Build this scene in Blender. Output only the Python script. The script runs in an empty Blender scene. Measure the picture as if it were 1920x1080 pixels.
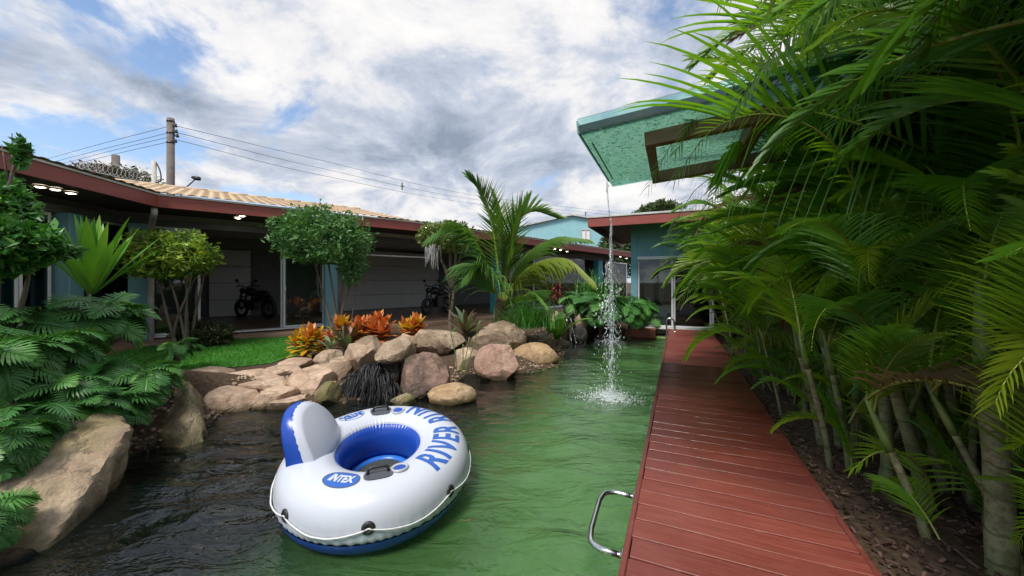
import bpy, bmesh, math, random
import numpy as np
from mathutils import Vector, Matrix, noise
random.seed(7)
sc = bpy.context.scene
col = sc.collection
PI = math.pi
# ------------------------------------------------------------------ camera
F, CX, HY, CH = 700.0, 960.0, 530.0, 1.4      # focal length in photo pixels, principal point, horizon, eye height over the water
cam_data = bpy.data.cameras.new('camera'); cam = bpy.data.objects.new('camera', cam_data); col.objects.link(cam)
cam_data.sensor_width = 36.0; cam_data.lens = 36.0 * F / 1920.0
cam_data.shift_y = -(540.0 - HY) / 1920.0
cam_data.clip_start = 0.05; cam_data.clip_end = 3000
cam.location = (0, 0, CH); cam.rotation_euler = (PI / 2, 0, 0)
sc.camera = cam
# ------------------------------------------------------------------ light
SUN_EL, SUN_AZ = math.radians(58), math.radians(-152)     # azimuth from +Y towards +X
world = bpy.data.worlds.new('World'); sc.world = world; world.use_nodes = True
def build_world():
    nt = world.node_tree; N = nt.nodes; L = nt.links; N.clear()
    out = N.new('ShaderNodeOutputWorld')
    sky = N.new('ShaderNodeTexSky'); sky.sky_type = 'NISHITA'; sky.sun_disc = False
    sky.sun_elevation = SUN_EL; sky.sun_rotation = SUN_AZ; sky.air_density = 1.0; sky.dust_density = 0.6; sky.ozone_density = 1.6
    bg1 = N.new('ShaderNodeBackground'); bg1.inputs['Strength'].default_value = 0.125
    L.new(sky.outputs[0], bg1.inputs['Color'])
    tc = N.new('ShaderNodeTexCoord'); sep = N.new('ShaderNodeSeparateXYZ'); L.new(tc.outputs['Generated'], sep.inputs[0])
    def math_(op, a, b=None, c=None):
        n = N.new('ShaderNodeMath'); n.operation = op
        for i, v in enumerate((a, b, c)):
            if v is None: continue
            if isinstance(v, (int, float)): n.inputs[i].default_value = v
            else: L.new(v, n.inputs[i])
        return n.outputs[0]
    zz = math_('ADD', math_('MAXIMUM', sep.outputs[2], 0.0), 0.32)
    cx = math_('DIVIDE', sep.outputs[0], zz); cy = math_('DIVIDE', sep.outputs[1], zz)
    cmb = N.new('ShaderNodeCombineXYZ'); L.new(cx, cmb.inputs[0]); L.new(cy, cmb.inputs[1])
    def nz(scale, det, rough, off, dist=0.0):
        mp = N.new('ShaderNodeMapping'); mp.inputs['Location'].default_value = off; L.new(cmb.outputs[0], mp.inputs[0])
        n = N.new('ShaderNodeTexNoise'); n.inputs['Scale'].default_value = scale; n.inputs['Detail'].default_value = det
        n.inputs['Roughness'].default_value = rough; n.inputs['Distortion'].default_value = dist
        L.new(mp.outputs[0], n.inputs['Vector']); return n.outputs[0]
    n1 = nz(1.5, 10, 0.60, (3.1, 1.7, 0.4), 0.25)          # cover
    n2 = nz(2.1, 10, 0.63, (7.3, 2.2, 1.4), 0.35)          # thick and thin cloud
    # the cover opens towards the low sky on the left
    low = N.new('ShaderNodeMapRange'); low.inputs[1].default_value = -0.15; low.inputs[2].default_value = -0.75
    low.inputs[3].default_value = 0.0; low.inputs[4].default_value = 0.135
    L.new(sep.outputs[0], low.inputs[0])
    cov = math_('SUBTRACT', n1, low.outputs[0])
    r1 = N.new('ShaderNodeValToRGB'); r1.color_ramp.elements[0].position = 0.30; r1.color_ramp.elements[1].position = 0.40
    r1.color_ramp.interpolation = 'EASE'; L.new(cov, r1.inputs[0])
    r2 = N.new('ShaderNodeValToRGB'); e = r2.color_ramp.elements
    e[0].position = 0.34; e[0].color = (0.95, 0.93, 0.905, 1)
    e[1].position = 0.68; e[1].color = (0.27, 0.325, 0.42, 1)
    for p, c in ((0.44, (0.82, 0.815, 0.83, 1)), (0.52, (0.55, 0.60, 0.70, 1)), (0.60, (0.40, 0.455, 0.565, 1))):
        x = e.new(p); x.color = c
    L.new(n2, r2.inputs[0])
    bg2 = N.new('ShaderNodeBackground'); bg2.inputs['Strength'].default_value = 0.66; L.new(r2.outputs[0], bg2.inputs['Color'])
    mx = N.new('ShaderNodeMixShader'); L.new(r1.outputs[0], mx.inputs[0]); L.new(bg1.outputs[0], mx.inputs[1]); L.new(bg2.outputs[0], mx.inputs[2])
    L.new(mx.outputs[0], out.inputs[0])
build_world()
sun_data = bpy.data.lights.new('sun', 'SUN'); sun_data.energy = 2.6; sun_data.angle = math.radians(18); sun_data.color = (1.0, 0.95, 0.87)
sun = bpy.data.objects.new('sun', sun_data); col.objects.link(sun)
sdir = Vector((math.sin(SUN_AZ) * math.cos(SUN_EL), math.cos(SUN_AZ) * math.cos(SUN_EL), math.sin(SUN_EL)))
sun.rotation_euler = sdir.to_track_quat('Z', 'Y').to_euler(); sun.location = (0, 0, 30)
vs = sc.view_settings; vs.view_transform = 'Standard'; vs.look = 'None'; vs.exposure = 0.74; vs.gamma = 1.0; vs.use_curve_mapping = False
sc.cycles.use_denoising = True; sc.cycles.max_bounces = 8; sc.cycles.transparent_max_bounces = 24
sc.cycles.diffuse_bounces = 4; sc.cycles.glossy_bounces = 4; sc.cycles.transmission_bounces = 6
sc.cycles.sample_clamp_indirect = 6.0; sc.cycles.caustics_reflective = False; sc.cycles.caustics_refractive = True
# ------------------------------------------------------------------ helpers
def P(px, py, Y):                       # the point at depth Y seen at photo pixel px, py
    return Vector(((px - CX) / F * Y, Y, CH - (py - HY) / F * Y))
def G(px, py, z=0.0):                   # the point at height z seen there
    return P(px, py, F * (CH - z) / (py - HY))
def tag(o, label=None, cat=None, group=None, kind=None):
    if label: o['label'] = label
    if cat: o['category'] = cat
    if group: o['group'] = group
    if kind: o['kind'] = kind
    return o
def empty(name, loc, label=None, cat=None, group=None, rz=0.0):
    o = bpy.data.objects.new(name, None); o.location = loc; o.rotation_euler = (0, 0, rz); o.empty_display_size = 0.1
    col.objects.link(o); return tag(o, label, cat, group)
def off_of(parent):
    v = Vector((0, 0, 0)); p = parent
    while p is not None: v += Vector(p.location); p = p.parent
    return v
class MB:
    def __init__(s): s.v = []; s.f = []; s.m = []
    def add(s, vs, fs, m=0):
        b = len(s.v); s.v.extend(vs); s.f.extend([tuple(i + b for i in f) for f in fs]); s.m.extend([m] * len(fs)); return s
    def box(s, c, size, M=None, m=0):
        hx, hy, hz = size[0] / 2, size[1] / 2, size[2] / 2; c = Vector(c)
        vs = []
        for x in (-hx, hx):
            for y in (-hy, hy):
                for z in (-hz, hz):
                    p = Vector((x, y, z)); p = (M @ p) if M is not None else p
                    vs.append(tuple(p + c))
        return s.add(vs, [(0, 1, 3, 2), (4, 6, 7, 5), (0, 4, 5, 1), (2, 3, 7, 6), (0, 2, 6, 4), (1, 5, 7, 3)], m)
    def cbox(s, c, size, b=0.006, M=None, m=0):        # a box with chamfered edges
        c = Vector(c); h = [x / 2 for x in size]; b = min(b, min(h) * 0.6); vs = []; idx = {}
        for sx in (-1, 1):
            for sy in (-1, 1):
                for sz in (-1, 1):
                    for ax in range(3):
                        p = [sx * (h[0] - b), sy * (h[1] - b), sz * (h[2] - b)]; p[ax] = (sx, sy, sz)[ax] * h[ax]
                        idx[(sx, sy, sz, ax)] = len(vs); q = Vector(p); q = (M @ q) if M is not None else q
                        vs.append(tuple(q + c))
        fs = []
        for ax in range(3):
            o1, o2 = (ax + 1) % 3, (ax + 2) % 3
            for sg in (-1, 1):
                q = []
                for a, bb in ((-1, -1), (1, -1), (1, 1), (-1, 1)):
                    k = [0, 0, 0]; k[ax] = sg; k[o1] = a; k[o2] = bb; q.append(idx[(*k, ax)])
                fs.append(tuple(q if sg > 0 else q[::-1]))
            for a in (-1, 1):
                for bb in (-1, 1):
                    k0 = [0, 0, 0]; k0[o1] = a; k0[o2] = bb; k1 = k0[:]; k0[ax] = -1; k1[ax] = 1
                    q = [idx[(*k0, o1)], idx[(*k1, o1)], idx[(*k1, o2)], idx[(*k0, o2)]]
                    fs.append(tuple(q if a * bb > 0 else q[::-1]))
        for sx in (-1, 1):
            for sy in (-1, 1):
                for sz in (-1, 1):
                    q = [idx[(sx, sy, sz, a)] for a in range(3)]
                    fs.append(tuple(q if sx * sy * sz > 0 else q[::-1]))
        return s.add(vs, fs, m)
    def beam(s, a, b, w, h, up=(0, 0, 1), m=0, bev=0.004):   # a bar from a to b, w wide, h high
        a = Vector(a); b = Vector(b); d = b - a; x = d.normalized(); u = Vector(up)
        y = u.cross(x)
        if y.length < 1e-4: y = Vector((0, 1, 0)).cross(x)
        y.normalize(); z = x.cross(y); M = Matrix((x, y, z)).transposed()
        return s.cbox((a + b) / 2, (d.length, w, h), bev, M, m)
    def tube(s, pts, rad, n=8, cap=True, m=0):
        pts = [Vector(p) for p in pts]; k = len(pts)
        if not hasattr(rad, '__len__'): rad = [rad] * k
        t = (pts[1] - pts[0]).normalized(); a = t.orthogonal().normalized(); vs = []
        for i in range(k):
            t2 = (pts[min(i + 1, k - 1)] - pts[max(i - 1, 0)])
            t2 = t2.normalized() if t2.length > 1e-9 else t
            a = (a - t2 * a.dot(t2))
            a = a.normalized() if a.length > 1e-6 else t2.orthogonal().normalized()
            bb = t2.cross(a)
            for j in range(n):
                th = 2 * PI * j / n; vs.append(tuple(pts[i] + (a * math.cos(th) + bb * math.sin(th)) * rad[i]))
        fs = [(i * n + j, i * n + (j + 1) % n, (i + 1) * n + (j + 1) % n, (i + 1) * n + j) for i in range(k - 1) for j in range(n)]
        if cap: fs.append(tuple(range(n - 1, -1, -1))); fs.append(tuple(range((k - 1) * n, k * n)))
        return s.add(vs, fs, m)
    def lathe(s, prof, c=(0, 0, 0), n=24, M=None, m=0):      # prof: (r, z)
        c = Vector(c); vs = []; k = len(prof)
        for r, z in prof:
            for j in range(n):
                p = Vector((r * math.cos(2 * PI * j / n), r * math.sin(2 * PI * j / n), z)); p = (M @ p) if M is not None else p
                vs.append(tuple(p + c))
        fs = [(i * n + j, i * n + (j + 1) % n, (i + 1) * n + (j + 1) % n, (i + 1) * n + j) for i in range(k - 1) for j in range(n)]
        return s.add(vs, fs, m)
    def prism(s, poly, z0, z1, m=0):                         # poly: ccw (x, y) list
        n = len(poly); vs = [(x, y, z0) for x, y in poly] + [(x, y, z1) for x, y in poly]
        fs = [tuple(range(n - 1, -1, -1)), tuple(range(n, 2 * n))] + [(i, (i + 1) % n, n + (i + 1) % n, n + i) for i in range(n)]
        return s.add(vs, fs, m)
    def mesh(s, name, mats, off=(0, 0, 0), smooth=False):
        me = bpy.data.meshes.new(name); ox, oy, oz = off
        me.from_pydata([(x - ox, y - oy, z - oz) for x, y, z in s.v], [], s.f)
        for mt in (mats if isinstance(mats, (list, tuple)) else [mats]): me.materials.append(mt)
        if any(s.m): me.polygons.foreach_set('material_index', s.m)
        if smooth: me.polygons.foreach_set('use_smooth', [True] * len(s.f))
        me.update(); return me
    def build(s, name, mats, parent=None, smooth=False, loc=None):
        # vertices are given in world space; the object sits at loc (or at the origin of its parent)
        off = Vector(loc) if loc is not None else off_of(parent)
        o = bpy.data.objects.new(name, s.mesh(name, mats, off, smooth)); col.objects.link(o)
        if parent is not None: o.parent = parent; o.location = off - off_of(parent)
        elif loc is not None: o.location = loc
        return o
def place(name, me, parent, loc, rot=(0, 0, 0), scale=1.0):   # another object that shares mesh data, in its parent's space
    o = bpy.data.objects.new(name, me); col.objects.link(o); o.parent = parent
    o.location = loc; o.rotation_euler = rot; o.scale = (scale,) * 3 if not hasattr(scale, '__len__') else scale
    return o
def lerp(a, b, t): return a + (b - a) * t
def bez(pts, n):                          # Catmull-Rom through the points
    pts = [Vector(p) for p in pts]; q = [pts[0] * 2 - pts[1]] + pts + [pts[-1] * 2 - pts[-2]]; out = []; k = len(pts) - 1
    for i in range(n + 1):
        u = i / n * k; j = min(int(u), k - 1); t = u - j; a, b, c, d = q[j:j + 4]
        out.append(0.5 * ((2 * b) + (c - a) * t + (2 * a - 5 * b + 4 * c - d) * t * t + (3 * b - a - 3 * c + d) * t ** 3))
    return out
# ------------------------------------------------------------------ materials
class NT:
    def __init__(s, name):
        s.mat = bpy.data.materials.new(name); s.mat.use_nodes = True; s.t = s.mat.node_tree; s.N = s.t.nodes; s.N.clear()
        s.out = s.N.new('ShaderNodeOutputMaterial')
    def n(s, typ, **kw):
        x = s.N.new('ShaderNode' + typ)
        for k, v in kw.items(): setattr(x, k, v)
        return x
    def l(s, a, b): s.t.links.new(a, b)
    def val(s, sock, v):
        if isinstance(v, bpy.types.NodeSocket): s.l(v, sock)
        elif isinstance(v, (tuple, list)) and len(v) == 3 and sock.type == 'RGBA': sock.default_value = (*v, 1)
        else: sock.default_value = v
    def math(s, op, a, b=None, c=None, clamp=False):
        x = s.n('Math', operation=op, use_clamp=clamp)
        for i, v in enumerate((a, b, c)):
            if v is not None: s.val(x.inputs[i], v)
        return x.outputs[0]
    def coords(s, kind='Object', scale=(1, 1, 1)):
        if kind == 'World': o = s.n('NewGeometry').outputs['Position']
        else: o = s.n('TexCoord').outputs[kind]
        mp = s.n('Mapping'); mp.inputs['Scale'].default_value = scale; s.l(o, mp.inputs[0]); return mp.outputs[0]
    def noise(s, vec, scale=5, detail=5, rough=0.55, dist=0.0):
        x = s.n('TexNoise'); x.inputs['Scale'].default_value = scale; x.inputs['Detail'].default_value = detail
        x.inputs['Roughness'].default_value = rough; x.inputs['Distortion'].default_value = dist; s.l(vec, x.inputs['Vector']); return x.outputs[0]
    def ramp(s, fac, stops, interp='LINEAR'):
        x = s.n('ValToRGB'); x.color_ramp.interpolation = interp; e = x.color_ramp.elements
        while len(e) < len(stops): e.new(0.5)
        for el, (p, c) in zip(e, stops): el.position = p; el.color = (*c, 1) if hasattr(c, '__len__') else (c, c, c, 1)
        s.l(fac, x.inputs[0]); return x.outputs[0]
    def mix(s, fac, a, b, mode='MIX'):
        x = s.n('Mix', data_type='RGBA', blend_type=mode); s.val(x.inputs[0], fac); s.val(x.inputs[6], a); s.val(x.inputs[7], b); return x.outputs[2]
    def bump(s, h, strength=0.3, dist=0.02, normal=None):
        x = s.n('Bump'); x.inputs['Strength'].default_value = strength; x.inputs['Distance'].default_value = dist; s.l(h, x.inputs['Height'])
        if normal is not None: s.l(normal, x.inputs['Normal'])
        return x.outputs[0]
    def principled(s, color, rough=0.5, normal=None, metallic=0.0, spec=0.5, **kw):
        x = s.n('BsdfPrincipled'); s.val(x.inputs['Base Color'], color); s.val(x.inputs['Roughness'], rough)
        s.val(x.inputs['Metallic'], metallic); s.val(x.inputs['Specular IOR Level'], spec)
        if normal is not None: s.l(normal, x.inputs['Normal'])
        for k, v in kw.items(): s.val(x.inputs[k.replace('_', ' ')], v)
        return x.outputs[0]
    def done(s, sh): s.l(sh, s.out.inputs[0]); return s.mat
def plain(name, c1, c2=None, rough=0.5, scale=6, bump=0.15, bdist=0.01, metallic=0.0, spec=0.5, coords='Object', detail=6, stretch=(1, 1, 1), **kw):
    t = NT(name); v = t.coords(coords, stretch); nz = t.noise(v, scale, detail)
    c = t.ramp(nz, ((0.3, c1), (0.7, c2 or c1))); fine = t.noise(v, scale * 7, 4)
    r = t.math('ADD', rough - 0.06, t.math('MULTIPLY', fine, 0.12))
    nrm = t.bump(t.math('ADD', t.math('MULTIPLY', nz, 0.5), fine), bump, bdist) if bump else None
    return t.done(t.principled(c, r, nrm, metallic, spec, **kw))
def leaf(name, c1, c2, c3=None, rough=0.42, trans=0.3, tcol=None, spec=0.45, scale=3.0, island=False):
    t = NT(name); v = t.coords('Object'); nz = t.noise(v, scale, 3)
    if island: rnd = t.n('NewGeometry').outputs['Random Per Island']
    else: rnd = t.n('ObjectInfo').outputs['Random']
    f = t.math('ADD', t.math('MULTIPLY', nz, 0.55), t.math('MULTIPLY', rnd, 0.5))
    stops = ((0.2, c1), (0.75, c2)) if c3 is None else ((0.2, c1), (0.6, c2), (0.85, c3))
    c = t.ramp(f, stops); fine = t.noise(t.coords('Object', (1, 1, 1)), 60, 2)
    p = t.principled(c, rough, t.bump(fine, 0.12, 0.004), 0, spec)
    tr = t.n('BsdfTranslucent'); s2 = t.mix(1.0, c, tcol or (1.25, 1.2, 0.5), 'MULTIPLY'); t.l(s2, tr.inputs['Color'])
    mx = t.n('MixShader'); mx.inputs[0].default_value = trans; t.l(p, mx.inputs[1]); t.l(tr.outputs[0], mx.inputs[2])
    return t.done(mx.outputs[0])
def rockmat(name, c1, c2, c3, moss=None, scale=2.2, wet=0.085):
    t = NT(name); v = t.coords('World'); n1 = t.noise(v, scale, 8, 0.62, 0.4); n2 = t.noise(v, scale * 6, 8, 0.68)
    n3 = t.noise(v, scale * 26, 6, 0.7)
    c = t.ramp(n1, ((0.32, tuple(x * 0.72 for x in c1)), (0.44, c1), (0.54, c2), (0.68, c3)))
    c = t.mix(t.ramp(n2, ((0.33, 0.8), (0.56, 0.0))), c, tuple(x * 0.55 for x in c2))
    big = t.noise(v, scale * 0.55, 4, 0.6, 0.8); c = t.mix(t.ramp(big, ((0.5, 0.0), (0.64, 0.5))), c, (c2[0] * 0.55, c2[1] * 0.58, c2[2] * 0.6))
    c = t.mix(t.ramp(n3, ((0.50, 0.0), (0.70, 0.28))), c, tuple(min(1, x * 1.35) for x in c3))
    if moss: c = t.mix(t.ramp(t.noise(v, scale * 1.4, 6, 0.6), ((0.46, 0.0), (0.6, 0.75))), c, moss)
    # the band that the water keeps wet is darker and glossier
    sz = t.n('SeparateXYZ'); t.l(v, sz.inputs[0])
    w = t.math('ADD', sz.outputs[2], t.math('MULTIPLY', t.math('SUBTRACT', n2, 0.5), 0.09))
    wetf = t.ramp(w, ((wet * 0.45, 1.0), (wet, 0.0)))
    c = t.mix(wetf, c, t.mix(1.0, c, (0.42, 0.43, 0.36), 'MULTIPLY'))
    r = t.mix(wetf, (0.82,) * 3, (0.3,) * 3)
    vo = t.n('TexVoronoi', feature='DISTANCE_TO_EDGE'); vo.inputs['Scale'].default_value = scale * 1.3
    t.l(t.mix(0.25, v, n2, 'ADD'), vo.inputs['Vector']); crack = t.ramp(vo.outputs['Distance'], ((0.0, 0.0), (0.03, 1.0))); c = t.mix(t.ramp(vo.outputs['Distance'], ((0.0, 0.55), (0.018, 0.0))), c, tuple(x * 0.35 for x in c2))
    h = t.math('ADD', t.math('MULTIPLY', n2, 1.0), t.math('MULTIPLY', n3, 0.45))
    h = t.math('ADD', h, t.math('MULTIPLY', crack, 0.22))
    return t.done(t.principled(c, r, t.bump(h, 0.75, 0.03), 0, 0.35))
def glassmat(name, tint=(0.86, 0.93, 0.9), refl=1.0, haze=0.0):
    t = NT(name); tr = t.n('BsdfTransparent'); t.val(tr.inputs[0], tint); gl = t.n('BsdfGlossy'); gl.inputs['Roughness'].default_value = 0.015
    fr = t.n('Fresnel'); fr.inputs[0].default_value = 1.5; mx = t.n('MixShader')
    t.l(t.math('MULTIPLY', t.math('ADD', fr.outputs[0], haze), refl), mx.inputs[0]); t.l(tr.outputs[0], mx.inputs[1]); t.l(gl.outputs[0], mx.inputs[2])
    return t.done(mx.outputs[0])
def emit(name, c, s):
    t = NT(name); e = t.n('Emission'); t.val(e.inputs[0], c); e.inputs[1].default_value = s; return t.done(e.outputs[0])
M = {}
M['fascia'] = plain('red_painted_wood', (0.23, 0.050, 0.038), (0.29, 0.068, 0.052), 0.55, 3, 0.1, stretch=(1, 1, 6))
M['soffit'] = plain('dark_stained_boards', (0.035, 0.022, 0.016), (0.055, 0.034, 0.025), 0.6, 4)
M['roof'] = plain('sand_coloured_tile', (0.46, 0.34, 0.22), (0.62, 0.49, 0.35), 0.8, 5, 0.3)
M['teal'] = plain('teal_render', (0.14, 0.32, 0.385), (0.175, 0.375, 0.44), 0.75, 4, 0.12)
M['tealdeep'] = plain('bright_turquoise_paint', (0.05, 0.36, 0.42), (0.07, 0.44, 0.50), 0.6, 4, 0.1)
M['paleblue'] = plain('pale_blue_render', (0.26, 0.50, 0.55), (0.31, 0.57, 0.62), 0.8, 2, 0.08)
M['white'] = plain('white_paint', (0.62, 0.62, 0.60), (0.74, 0.74, 0.72), 0.6, 5, 0.06)
M['wallwhite'] = plain('weathered_white_wall', (0.40, 0.40, 0.38), (0.62, 0.62, 0.60), 0.85, 2.5, 0.25)
M['alu'] = plain('white_aluminium', (0.62, 0.64, 0.66), (0.72, 0.73, 0.75), 0.35, 4, 0.03)
M['steel'] = plain('stainless_steel', (0.58, 0.58, 0.58), (0.70, 0.70, 0.70), 0.16, 8, 0.02, metallic=1.0)
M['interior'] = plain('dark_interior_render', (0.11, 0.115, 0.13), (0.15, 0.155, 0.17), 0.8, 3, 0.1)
M['floor'] = plain('brown_floor_tile', (0.13, 0.085, 0.06), (0.19, 0.13, 0.095), 0.3, 3, 0.08)
M['step'] = plain('terracotta_step', (0.26, 0.15, 0.10), (0.36, 0.23, 0.16), 0.7, 5, 0.2)
M['glass'] = glassmat('window_glass', (0.72, 0.80, 0.78), 1.0, 0.03)
M['tealglass'] = glassmat('tinted_glass', (0.20, 0.45, 0.45), 0.9, 0.02)
M['lamp'] = emit('lit_downlight', (1.0, 0.86, 0.66), 14)
M['black'] = plain('black_rubber', (0.012, 0.012, 0.013), (0.022, 0.022, 0.024), 0.5, 8, 0.1)
M['darkmetal'] = plain('dark_metal', (0.03, 0.03, 0.033), (0.06, 0.06, 0.065), 0.35, 8, 0.05, metallic=0.6)
M['concrete'] = plain('weathered_concrete', (0.12, 0.10, 0.09), (0.19, 0.165, 0.15), 0.9, 3, 0.3)
M['palepost'] = plain('pale_concrete', (0.42, 0.40, 0.36), (0.52, 0.50, 0.46), 0.85, 3, 0.2)
M['wire'] = plain('black_cable', (0.05, 0.05, 0.055), None, 0.7, 3, 0)
M['bark'] = plain('grey_brown_bark', (0.10, 0.075, 0.055), (0.21, 0.17, 0.13), 0.9, 9, 0.6, 0.02, stretch=(1, 1, 0.35))
M['trunkbrown'] = plain('fibrous_brown_trunk', (0.09, 0.05, 0.03), (0.22, 0.13, 0.08), 0.9, 12, 0.7, 0.02, stretch=(1, 1, 2.0))
M['beam'] = plain('brown_stained_beam', (0.13, 0.052, 0.027), (0.205, 0.09, 0.05), 0.45, 5, 0.2, stretch=(1, 1, 1))
# ------------------------------------------------------------------ layout
DK = 311.0 / F                                       # the walkway runs along (DK, 1)
DECK_Z = 0.25
DXL = 200 * 1.15 / 550 - DK * (F * 1.15 / 550)       # X of its edges at Y = 0
DXR = 695 * 1.15 / 550 - DK * (F * 1.15 / 550)
DU = Vector((DK, 1, 0)).normalized(); DR = Vector((DU.y, -DU.x, 0))      # along the walkway, and to its right
DECK_END = F * 1.15 / 88
def deck_pt(Y, side=0.0, off=0.0, z=DECK_Z):         # side 0 left edge .. 1 right edge; off metres beyond, to the right
    return Vector((lerp(DXL, DXR, side) + DK * Y, Y, z)) + DR * off
shore_px = [(-150, 1078), (30, 1040), (160, 948), (225, 850), (330, 822), (392, 790), (405, 768), (520, 764), (630, 752), (720, 742),
            (820, 738), (872, 700), (960, 703), (1040, 688), (1052, 655), (1066, 634), (1110, 634), (1225, 631)]
shore = [G(x, y)[:2] for x, y in shore_px]
q0 = deck_pt(DECK_END + 0.05, 0.45); q1 = deck_pt(-4.0, 0.45)
pool = [(-3.6, -4.0)] + [(p[0], p[1]) for p in shore] + [(q0.x, q0.y), (q1.x, q1.y)]
def sdist(X, Y, poly):                               # signed distance, negative inside
    X = np.asarray(X, float); Y = np.asarray(Y, float); d = np.full(X.shape, 1e9); ins = np.zeros(X.shape, bool); n = len(poly)
    for i in range(n):
        ax, ay = poly[i]; bx, by = poly[(i + 1) % n]; ex, ey = bx - ax, by - ay
        t = np.clip(((X - ax) * ex + (Y - ay) * ey) / (ex * ex + ey * ey + 1e-12), 0, 1)
        d = np.minimum(d, np.hypot(X - ax - ex * t, Y - ay - ey * t))
        c = ((ay > Y) != (by > Y)) & (X < (bx - ax) * (Y - ay) / (by - ay + 1e-12) + ax); ins ^= c
    return np.where(ins, -d, d)
green_line = [G(520, 965), G(700, 905), G(900, 800), G(985, 705), G(1090, 655), G(1180, 634)]
def sstep(a, b, x): t = np.clip((x - a) / (b - a), 0, 1); return t * t * (3 - 2 * t)
mounds = [(G(935, 640, .25), 0.32, 0.9), (G(860, 640, .2), 0.10, 0.8), (G(1075, 612, .3), 0.35, 0.7), (Vector((-3.4, 2.6, 0)), 0.35, 0.8), (Vector((-3.9, 3.9, 0)), 0.30, 0.9),
          (G(660, 668, .2), 0.10, 0.6), (G(1150, 615, .2), 0.2, 0.8)]
def ground_z(X, Y):
    X = np.asarray(X, float); Y = np.asarray(Y, float); d = sdist(X, Y, pool)
    z = np.where(d > 0, 0.04 + 0.09 * sstep(0.0, 0.35, d), 0.04 - 0.85 * sstep(0.0, 0.6, -d))
    for c, h, r in mounds:
        z = z + np.where(d > -0.02, h * np.exp(-((X - c.x) ** 2 + (Y - c.y) ** 2) / (r * r)) * sstep(0, 0.35, d), 0)
    z = z + np.where(d > 0.3, 0.012 * np.sin(X * 3.1 + Y * 1.7) + 0.01 * np.sin(X * 1.3 - Y * 2.9), 0)
    return z
def gz(x, y): return float(ground_z(np.array([x]), np.array([y]))[0])
def span(lo, hi, step, far):
    c = list(np.arange(lo, hi + 1e-6, step)); s = step; a = c[0]; pre = []
    while a > -far: s *= 1.5; a -= s; pre.append(a)
    s = step; b = c[-1]; post = []
    while b < far: s *= 1.5; b += s; post.append(b)
    return np.array(pre[::-1] + c + post)
# ground: one sheet out to the horizon, with the basin of the pool in it
t = NT('garden_soil'); v = t.coords('World'); n1 = t.noise(v, 1.2, 8, 0.6); n2 = t.noise(v, 30, 5)
gc = t.ramp(n2, ((0.3, (0.045, 0.030, 0.020)), (0.7, (0.11, 0.078, 0.052))))
M['soil'] = t.done(t.principled(gc, 0.95, t.bump(n2, 0.6, 0.03), 0, 0.2))
t = NT('pool_bed'); v = t.coords('World'); sp = t.n('SeparateXYZ'); t.l(v, sp.inputs[0])
n1 = t.noise(v, 1.1, 5, 0.6, 0.5); n2 = t.noise(v, 3.2, 6, 0.6); n3 = t.noise(v, 1.6, 5, 0.6, 1.2)
# algae grow on the walkway's side of the bed, the other side is near black: distance from the line where they meet
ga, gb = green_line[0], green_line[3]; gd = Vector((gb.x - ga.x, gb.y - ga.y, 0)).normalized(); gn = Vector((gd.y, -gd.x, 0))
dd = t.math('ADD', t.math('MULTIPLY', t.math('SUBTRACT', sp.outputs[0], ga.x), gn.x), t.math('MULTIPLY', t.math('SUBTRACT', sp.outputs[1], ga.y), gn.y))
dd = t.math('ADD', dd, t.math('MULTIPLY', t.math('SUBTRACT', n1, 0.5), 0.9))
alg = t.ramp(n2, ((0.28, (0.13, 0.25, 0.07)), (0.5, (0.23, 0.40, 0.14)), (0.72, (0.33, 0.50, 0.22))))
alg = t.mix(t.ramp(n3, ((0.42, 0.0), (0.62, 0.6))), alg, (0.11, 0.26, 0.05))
dark_bed = t.ramp(n2, ((0.3, (0.006, 0.008, 0.006)), (0.7, (0.022, 0.022, 0.016))))
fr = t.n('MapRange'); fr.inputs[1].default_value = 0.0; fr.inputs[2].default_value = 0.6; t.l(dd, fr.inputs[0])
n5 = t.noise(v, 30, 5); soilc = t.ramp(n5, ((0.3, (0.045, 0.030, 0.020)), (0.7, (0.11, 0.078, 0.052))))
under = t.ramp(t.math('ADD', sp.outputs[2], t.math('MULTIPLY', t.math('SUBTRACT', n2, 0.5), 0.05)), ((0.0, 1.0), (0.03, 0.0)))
M['bed'] = t.done(t.principled(t.mix(under, soilc, t.mix(fr.outputs[0], dark_bed, alg)), 0.9, t.bump(n2, 0.4, 0.03), 0, 0.1))
xs = span(-6.5, 7.0, 0.10, 900); ys = span(-2.0, 13.0, 0.10, 1400)
XX, YY = np.meshgrid(xs, ys); ZZ = ground_z(XX, YY); DD = sdist(XX, YY, pool)
nx, ny = len(xs), len(ys)
me = bpy.data.meshes.new('ground')
vv = np.stack([XX.ravel(), YY.ravel(), ZZ.ravel()], 1)
ii = (np.arange(ny - 1)[:, None] * nx + np.arange(nx - 1)[None, :]).ravel()
me.from_pydata(vv.tolist(), [], np.stack([ii, ii + 1, ii + nx + 1, ii + nx], 1).tolist())
me.materials.append(M['bed'])
me.polygons.foreach_set('use_smooth', [True] * len(ii))
ground = bpy.data.objects.new('ground', me); col.objects.link(ground); tag(ground, 'bare dark garden soil with the basin of the pool', 'ground', kind='structure')
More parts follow.
